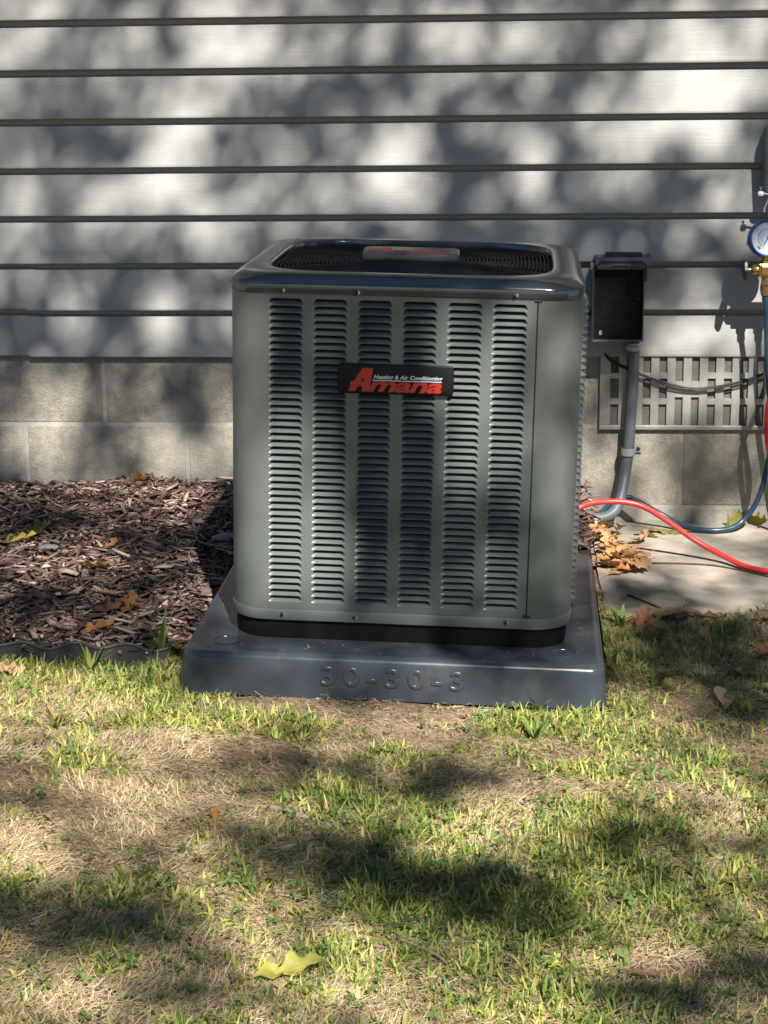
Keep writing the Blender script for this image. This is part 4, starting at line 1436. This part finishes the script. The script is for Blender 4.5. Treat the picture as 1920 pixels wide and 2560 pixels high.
drop_leaf('flat green oak leaf on the slab under the red hose', 20.0, -4.3, 0.05, 4.2, 1.8, 'green', -8, 15, (3, 2), 0.15, 0.15, 4, G2)
drop_leaf('spiky green brown leaf against the wall beside the blue hose', 26.6, -1.3, 0.1, 3.6, 2.4, 'green', 60, 16, (48, -20), 0.5, 0.5, 4, G2)
drop_leaf('yellowish leaf behind the blue hose at the right edge', 29.0, -1.2, 0.1, 3.4, 2.4, 'yellow', 130, 17, (-48, 15), 0.6, 0.5, 4, G2)
drop_leaf('brown curled oak leaf standing where slab meets grass', 15.7, -33.6, lz(15.7, -33.6) + .3, 3.0, 2.0, 'brown', 65, 18, (20, -40), 0.6, 0.6, 4, G2)
drop_leaf('broad flat brown leaf at the slab front edge', 18.2, -31.8, 0.12, 3.6, 2.3, 'brown', 165, 19, (10, 4), 0.2, 0.25, 3, G2)
drop_leaf('brown leaf lying on the slab front edge to the right', 21.2, -31.4, 0.12, 2.7, 1.5, 'brown', 10, 20, (6, 5), 0.3, 0.35, 3, G2)
drop_leaf('tan brown leaf in the shaded grass near the right edge', 22.2, -43.6, lz(22.2, -43.6) + .3, 2.9, 1.9, 'pale', 150, 21, (14, -8), 0.5, 0.5, 3, G3)
drop_leaf('brown leaf in the grass at the right edge', 24.6, -39.2, lz(24.6, -39.2) + .3, 2.4, 1.6, 'brown', 50, 22, (10, -15), 0.5, 0.5, 3, G3)
drop_leaf('pointed pale tan leaf on the lawn below the shaded grass', 20.1, -49.6, lz(20.1, -49.6) + .25, 2.2, 1.6, 'pale', 105, 23, (22, -30), 0.8, 0.7, 2, G3)
drop_leaf('orange tan leaf standing against the pad front', 4.2, -50.6, lz(4.2, -50.6) + .15, 2.1, 1.3, 'tan', 70, 24, (35, -55), 0.5, 0.6, 3, G3)
drop_leaf('pale dry leaf against the pad front beside the orange one', 2.3, -51.0, lz(2.3, -51) + .15, 1.9, 1.3, 'pale', 20, 25, (20, -25), 0.6, 0.6, 3, G3)
drop_leaf('small curled orange leaf upright in the left part of the lawn', -11.7, -73.2, lz(-11.7, -73.2) + .15, 1.5, 0.7, 'orange', 80, 26, (10, -70), 0.6, 0.9, 2, G3)
drop_leaf('large yellow green oak leaf lying on the lawn at the bottom', -5.2, -90.9, lz(-5.2, -90.9) + .5, 3.5, 1.5, 'olive', 20, 27, (24, -9), 0.25, 0.5, 3, G3, 0.25)
drop_leaf('small orange leaf scrap in the straw on the left of the lawn', -21.6, -73.5, lz(-21.6, -73.5) + .15, 1.1, 0.8, 'tan', 120, 28, (15, 10), 0.5, 0.4, 2, G3)
drop_leaf('narrow reddish leaf in the grass at the lower right', 12.2, -88.6, lz(12.2, -88.6) + .25, 1.7, 0.6, 'brown', 8, 29, (5, 5), 0.4, 0.4, 2, G3)
for i, (x, y) in enumerate(((-40, -31), (-35, -36), (-22.5, -31), (-33, -12), (-25, -9))):
    drop_leaf('little brown leaf fragment half sunk in the mulch', x, y, mz(x, y), rnd.uniform(0.9, 1.4), rnd.uniform(0.6, 0.9), rnd.choice(['brown', 'tan']), rnd.uniform(0, 360), 60 + i, (12, -8), 0.5, 0.5, 2, 'leaf fragments in the mulch')


def twig(name, pts, r0, r1, mat_, label, cat='twig'):
    p = catmull(pts, 6)
    rads = [r0 + (r1 - r0) * i / (len(p) - 1) for i in range(len(p))]
    return obj(name, tube(p, rads, M[mat_], 7), label=label, cat=cat)


twig('twig', [(-10.2, -71.3, lz(-10.2, -71.3) + .2), (-8.4, -71.6, lz(-8.4, -71.6) + .25), (-6.8, -72.4, lz(-6.8, -72.4) + .22), (-4.6, -73.9, lz(-4.6, -73.9) + .15)], 0.10, 0.15, 'twig', 'bent grey twig lying in the middle of the lawn')
twig('twig', [(15.2, -25.4, 0.1), (16.6, -27.6, 0.13), (18, -29.8, 0.12), (19.5, -31.6, 0.1)], 0.09, 0.05, 'twig_dark', 'straight dark twig on the slab near its front edge')
twig('twig', [(-0.2, -86.2, lz(-.2, -86.2) + .25), (1.8, -88.0, lz(1.8, -88) + .3), (3.4, -90.2, lz(3.4, -90.2) + .2)], 0.09, 0.07, 'twig', 'thin grey twig half hidden in the grass at the bottom')
twig('dry_vine', [(-22.4, -16.5, mz(-22.4, -16.5) + .5), (-21.9, -20.5, mz(-21.9, -20.5) + .3), (-20.2, -22.5, mz(-20.2, -22.5) + .5), (-18.6, -24.2, mz(-18.6, -24.2) + .7)], 0.06, 0.04, 'twig', 'thin dry vine loop in the shade left of the air conditioner', 'vine')
twig('dry_vine', [(-22.0, -19.8, mz(-22, -19.8) + .3), (-21.8, -25.5, mz(-21.8, -25.5) + .3), (-20.6, -28.5, mz(-20.6, -28.5) + .4), (-18.7, -30.2, mz(-18.7, -30.2) + .5)], 0.06, 0.04, 'twig', 'lower dry vine stem reaching the pad in the unit shade', 'vine')
twig('dry_stalk', [(-44, -34.5, mz(-44, -34.5) + .2), (-38, -34.2, mz(-38, -34.2) + .35), (-33.5, -35.2, mz(-33.5, -35.2) + .15)], 0.05, 0.05, 'twig', 'pale dry stalk lying on the mulch at the left edge', 'stalk')
# small stones
def stone(x, y, z, s, label, seed):
    bm = bmesh.new()
    bmesh.ops.create_icosphere(bm, subdivisions=2, radius=1)
    for v in bm.verts:
        n = 1 + 0.35 * noise.noise(v.co * 1.3 + Vector((seed, 0, 0)))
        v.co = Vector((v.co.x * s[0], v.co.y * s[1], v.co.z * s[2])) * n
    obj('stone', bm_mesh(bm, M['stone'], True), None, (x, y, z), None, label, 'stone')


stone(-34.7, -22.4, mz(-34.7, -22.4) + .1, (0.95, 0.5, 0.28), 'flat pale grey stone in the mulch below the yellow leaf', 1)
stone(-19.6, -19.5, mz(-19.6, -19.5) + .15, (1.2, 0.8, 0.4), 'grey stone in the unit shade beside the left casing', 2)


def weed(name, label, x, y, z, n, lmin, lmax, seed, kind='grass', pal=None):
    r = np.random.default_rng(seed)
    az = r.uniform(0, 2 * np.pi, n)
    c = np.array(pal)[r.choice(len(pal), n)] * r.uniform(0.85, 1.2, (n, 1))
    P, T_, C = ribbons(x + r.normal(0, 0.12, n), y + r.normal(0, 0.12, n), np.full(n, z), r.uniform(lmin, lmax, n), r.uniform(0.22, 0.36, n), az, r.uniform(0.25, 0.8, n), r.uniform(0.3, 1.1, n), r.normal(0, 0.3, n), c, c * 1.1, seg=6)
    obj(name, bulk_mesh(name, P, T_, M['grass'], C), None, label=label, cat='weed')


GP = [[0.12, 0.20, 0.04], [0.17, 0.23, 0.05], [0.09, 0.16, 0.035], [0.32, 0.28, 0.08]]
weed('grass_tuft', 'tall grass tuft growing beside the front left pad corner', -20.3, -45.2, 0.9, 15, 2.2, 4.2, 71, pal=GP)
weed('grass_tuft', 'leafy grass tuft in front of the edging nearer the pad', -25.2, -47.2, 0.2, 16, 1.8, 3.2, 72, pal=GP)
weed('grass_tuft', 'small grass tuft against the edging at the left', -32.6, -47.3, 0.2, 9, 1.4, 2.4, 73, pal=GP)
weed('grass_tuft', 'bright wide bladed grass tuft at the lower right of the lawn', 7.9, -85.0, lz(7.9, -85) - .1, 13, 1.6, 2.8, 74, pal=[[0.19, 0.27, 0.07], [0.23, 0.29, 0.09]])
weed('grass_tuft', 'green grass tuft at the left edge of the lawn', -24.8, -58.5, lz(-24.8, -58.5) - .1, 14, 1.4, 2.6, 75, pal=GP)
weed('grass_tuft', 'green grass tuft beside the right pad corner', 14.0, -34.5, lz(14, -34.5) - .1, 16, 1.4, 3.0, 76, pal=GP)
weed('grass_tuft', 'dark green tuft in front of the pad right of the soil', 7.2, -57.0, lz(7.2, -57) - .1, 14, 1.2, 2.2, 77, pal=GP[:3])
weed('grass_tuft', 'grass tuft rising against the pad front near its right end', 7.6, -51.4, lz(7.6, -51.4) - .1, 10, 1.2, 2.2, 78, pal=GP)

# ---------------------------------------------------------------- the tree that shades the wall (behind the viewer)
# light gaps between its leaves, seen along the sun's rays: 0 = closed, 9 = open, '.' = anywhere outside; 1.5 inch cells, lowest row first
GAPS = """
........................................................................
........................................................................
........................................................................
..........................444444........................................
.....................444444444444.......................................
................444444444444444444......................................
...........44444444445555444212344......................................
......44444444444556678865442221024.....................................
......444444433346898765555544431244....................................
......4445554334456765544588656654444...................................
......4456765422457875444434557656644...................................
......44566542125677654333124555568544..................................
......444443222478755421133456654455444.................................
......4432100025896443211111355333445444................................
......4320000147874200000012333212457544................................
......43222334689620000136876543334566544...............................
......444555555663101234589997654455665544..............................
......4567875554321245655689997666667876544.............................
......4568865555444567655556887899988887554.............................
......45566555677655555444213569999998876544............................
......445555679997544444432014589999987655444...........................
......4445567899865332234443445689998755544444..........................
......44445788876542212345666555678875444334444.........................
......44445677765443333457898866678986543211344.........................
......444345666555555445678999888899986542001344........................
......4443456666677765555568999998898765431002333.......................
......44445677778998766555556788634646544321112333......................
......45567899999998777654555544456653433322122333......................
......556799999999976676444466543234434322111122333.....................
......5578999999997544445677654321222323210001122333....................
......56789999998712467654332222222322332100001223333...................
......55689998776533345433221234433432332210011233333...................
......555677765543233335665201343246522322221122333333..................
......4445555444332325799930001222595423222221133333333.................
......33344443333333389998000013336956323322211443433333................
.......3333333333333399995000035546856533320202464433333................
.......33333333333333999820000477677366434301104875433333...............
.......333332222233339996100006996242466354212037986333333..............
.......3332211122334497750000189830933675474333358996333333.............
.......3332111122335593420000057747933477464544456799533333.............
.......33322222332344501100000245232143683346755776697543333............
.......333333333322333022000011000010334734469757875677643333...........
.......3334444443223372310000000000001436344599769964577643333..........
.......33445555443333510000000000000003443455898689744678633333.........
.......34456665653222000000000000000000536356699668864488853333.........
.......44566665762112100000000000000000254246699756874368763333.........
.......44555544542112300000000000000000054236769754675335433333.........
.......34444433332223310000000000000000027225767744474123333333.........
.......33333323333333332000000000000001005223785433342102333333.........
.......33332112233334432100000000000001001223795444542002333332.........
.......33322111233445544200000000000000400334895974763334433222.........
.......33322112334457764200000000000000200444885763334566532222.........
.......33332223344468875410000000000000466655884333387868522222.........
.......33333333444457775411000000000000478876863223345535522222.........
.......33333334444456675451110041000001699974453222235569722222.........
.......33333344444565433351999741000002799850163222399896942222.........
.......33333456665422583469966630000003799640694222256532322222.........
.......3333454311123498334963441000000257874399322222221112222..........
.......3332124641023464223620220000000035763365211111210032222..........
.......2233347983232221002500120000000023321111001112620542222..........
.......3333345994222310001500231000000110000000001123439392222..........
.......3333224993224322211631330000000000000030001210036222222..........
.......2222212322310289522652210000000000000100002210133222222..........
.......2222112223200399521320000000000110003610326544198422222..........
.......2222210225311246322100000011122100129922239998999873222..........
........222201225401211123321112522495511223524735689999962222..........
........222222222212102466325522959785300324412365369999532222..........
........222242500232534664248622253787201101102342224798562222..........
........222232101752789852222322123453221000721115348642012222..........
........222275432284999853223930000162231000320012024222222222..........
........222233542122258975311221000011234662521110012222222222..........
........22222474100024798732222210000039952222221112222222..............
........2222222210001268633332223229424642222222222222..................
........222222221133025645896324621232222222222222......................
........22221012226422203899742222222222222222..........................
.........222283221246522367575222222222222..............................
.........22222244335632259422222222222..................................
.........2222946653222223322222222......................................
.........222225655212222222222..........................................
.........22223642222222222..............................................
.........2222222222222..................................................
.........222222222......................................................
.........22222..........................................................
.........2..............................................................
........................................................................
........................................................................
""".split()
GU0, GV0, GC = -60.0, -75.0, 1.5
U_ = np.array([math.cos(SUN_AZ), math.sin(SUN_AZ), 0.0])
S_ = np.array(SUN)
V_ = np.cross(S_, U_)
if V_[2] < 0:
    V_ = -V_
r = np.random.default_rng(77)
ULO, UHI, VLO, VHI = -159, 159, -135, 135
nu, nv = int((UHI - ULO) / GC), int((VHI - VLO) / GC)
uu, vv = np.meshgrid(ULO + (np.arange(nu) + .5) * GC, VLO + (np.arange(nv) + .5) * GC)
Tm = np.clip(0.02 + 0.75 * (0.6 * vnoise(uu, vv, 14, 91) + 0.4 * vnoise(uu, vv, 5, 92)) ** 1.6, 0.03, 1)
edge = ((uu - 10) / 150) ** 2 + (vv / 130) ** 2
Tm = np.where(edge > 0.75 + 0.4 * vnoise(uu, vv, 30, 93), 1.0, Tm)
for j, row in enumerate(GAPS):
    for i, ch in enumerate(row):
        if ch != '.':
            Tm[int((GV0 - VLO) / GC) + j, int((GU0 - ULO) / GC) + i] = min(1.0, max(0.02, (int(ch) / 9.0 - 0.12) * 1.4))
trans = np.ones((nv, nu))
pos = []
NCAND = 320000
cu_, cv_ = r.uniform(ULO + 4, UHI - 4, NCAND), r.uniform(VLO + 4, VHI - 4, NCAND)
sz = r.uniform(1.6, 2.9, NCAND)
kern = np.array([[.35, .8, .35], [.8, 1, .8], [.35, .8, .35]])
kern = kern / kern.sum()
for a, b, s in zip(cu_, cv_, sz):
    i, j = int((a - ULO) / GC), int((b - VLO) / GC)
    w = trans[j - 1:j + 2, i - 1:i + 2]
    if ((w - Tm[j - 1:j + 2, i - 1:i + 2]) * kern).sum() <= 0.03 or Tm[j, i] > 0.93:
        continue
    pos.append((a, b, s))
    w *= 1 - np.minimum(0.9, 0.19 * s * s * kern / (GC * GC))
pos = np.array(pos)
n = len(pos)
depth = (8.6 + 1.2 * (vnoise(pos[:, 0], pos[:, 1], 22, 95) - 0.5) + r.normal(0, 0.22, n)) / I
ctr = pos[:, :1] * U_ + pos[:, 1:2] * V_ + depth[:, None] * S_
nrm = r.normal(0, 1, (n, 3)) + 0.8 * np.array([0, 0, 1.0])
nrm /= np.linalg.norm(nrm, axis=1)[:, None]
tv = r.normal(0, 1, (n, 3))
tv -= (tv * nrm).sum(1)[:, None] * nrm
tv /= np.linalg.norm(tv, axis=1)[:, None]
bv = np.cross(nrm, tv)
shape = np.array([[-0.5, 0], [-0.2, 0.26], [0.15, 0.30], [0.5, 0.0], [0.15, -0.30], [-0.2, -0.26]])
P = ctr[:, None] + (shape[None, :, :1] * tv[:, None] + shape[None, :, 1:] * bv[:, None]) * pos[:, 2][:, None, None]
q_ = np.array([[0, 1, 5], [1, 2, 4], [1, 4, 5], [2, 3, 4]])
tree = thing('oak_tree', 'tall leafy tree behind the viewer that dapples the wall with shade', 'tree', (170, -280, 0))
TO = (-170, 280, 0)
obj('crown', bulk_mesh('crown', P.reshape(-1, 3), ((np.arange(n) * 6)[:, None, None] + q_[None]).reshape(-1, 3), M['crown']), tree, TO)
base = Vector((170, -280, -6))
top = Vector((150, -255, 195))
tp = catmull([base, (170, -279, 45), (162, -270, 115), tuple(top)], 8)
tv_, tf_ = tube_data(tp, [10 - 6 * i / (len(tp) - 1) + (4 * max(0, 1 - i / 4)) for i in range(len(tp))], 14)
n0 = len(tv_)
uv = lambda a, b, d: a * Vector(U_) + b * Vector(V_) + d / I * Vector(S_)
limbs = []
for k in range(12):
    e = uv(rnd.uniform(64, 132), rnd.uniform(-100, 110), 8.6 + rnd.uniform(-.5, .5))
    st_ = tp[rnd.randrange(len(tp) // 2, len(tp))]
    limbs.append([tuple(st_), tuple((st_ + e) / 2 + Vector((rnd.uniform(-8, 8), rnd.uniform(-8, 8), rnd.uniform(8, 22)))), tuple(e)])
limbs.append([tuple(top), tuple(uv(20, -104, 8.4)), tuple(uv(-40, -106, 8.5)), tuple(uv(-96, -70, 8.7)), tuple(uv(-108, 30, 8.7)), tuple(uv(-85, 100, 8.8))])
limbs.append([tuple(top), tuple(uv(75, 40, 8.5)), tuple(uv(70, 95, 8.7)), tuple(uv(10, 112, 8.7)), tuple(uv(-50, 108, 8.8))])
for pts in limbs:
    lp = catmull(pts, 6)
    a, b = tube_data(lp, [2.6 - 2.1 * i / (len(lp) - 1) for i in range(len(lp))], 8)
    tf_ += [tuple(i + n0 for i in f) for f in b]
    tv_ += a
    n0 = len(tv_)
obj('trunk', mesh_from(tv_, tf_, M['bark'], True), tree, TO)

# unseen trees added further off behind the viewer: they close the view and hold back the open sky
def far_tree(label, x, y, h, rad, seed, n=8000):
    r = np.random.default_rng(seed)
    t = thing('added_shade_tree', label, 'tree', (x, y, -3), group='unseen trees added behind the viewer')
    cl = r.normal(0, 1, (34, 3))
    cl /= np.linalg.norm(cl, axis=1)[:, None]
    cl *= (r.random(34) ** 0.4)[:, None] * np.array([rad, rad, h * 0.34]) * 0.85
    k = r.integers(0, 34, n)
    p = cl[k] + r.normal(0, 1, (n, 3)) * np.array([rad, rad, h * 0.3]) * 0.16 + np.array([0, 0, h * 0.62])
    a, b = r.normal(0, 1, (n, 3)), r.normal(0, 1, (n, 3))
    a /= np.linalg.norm(a, axis=1)[:, None]
    b -= (a * b).sum(1)[:, None] * a
    b /= np.linalg.norm(b, axis=1)[:, None]
    s = r.uniform(9, 18, n)
    P = p[:, None] + (shape[None, :, :1] * a[:, None] + shape[None, :, 1:] * b[:, None]) * s[:, None, None]
    obj('crown', bulk_mesh('crown', P.reshape(-1, 3), ((np.arange(n) * 6)[:, None, None] + q_[None]).reshape(-1, 3), M['crown']), t)
    v, f = tube_data(catmull([(0, 0, 0), (4, 3, h * 0.3), (-3, 5, h * 0.6), (2, -2, h * 0.9)], 6), [11 - 0.5 * i for i in range(19)], 10)
    for j in range(9):
        e = cl[j] + np.array([0, 0, h * 0.62])
        lv, lf = tube_data([(0, 0, h * (0.3 + 0.05 * j)), tuple(e * np.array([.5, .5, .9])), tuple(e)], [4, 2.5, 1], 6)
        f += [tuple(i + len(v) for i in q2) for q2 in lf]
        v += lv
    obj('trunk', mesh_from(v, f, M['bark'], True), t)


for i, (x, y, h, rad, lab) in enumerate(((-150, -800, 560, 230, 'tall unseen tree added straight behind the viewer'), (520, -800, 560, 230, 'tall unseen tree added behind the viewer to the right'),
                                         (560, -330, 520, 210, 'broad unseen tree added to the right of the house wall'),
                                         (180, -1060, 560, 230, 'farthest unseen tree added behind the viewer'))):
    far_tree(lab, x, y, h, rad, 300 + i)
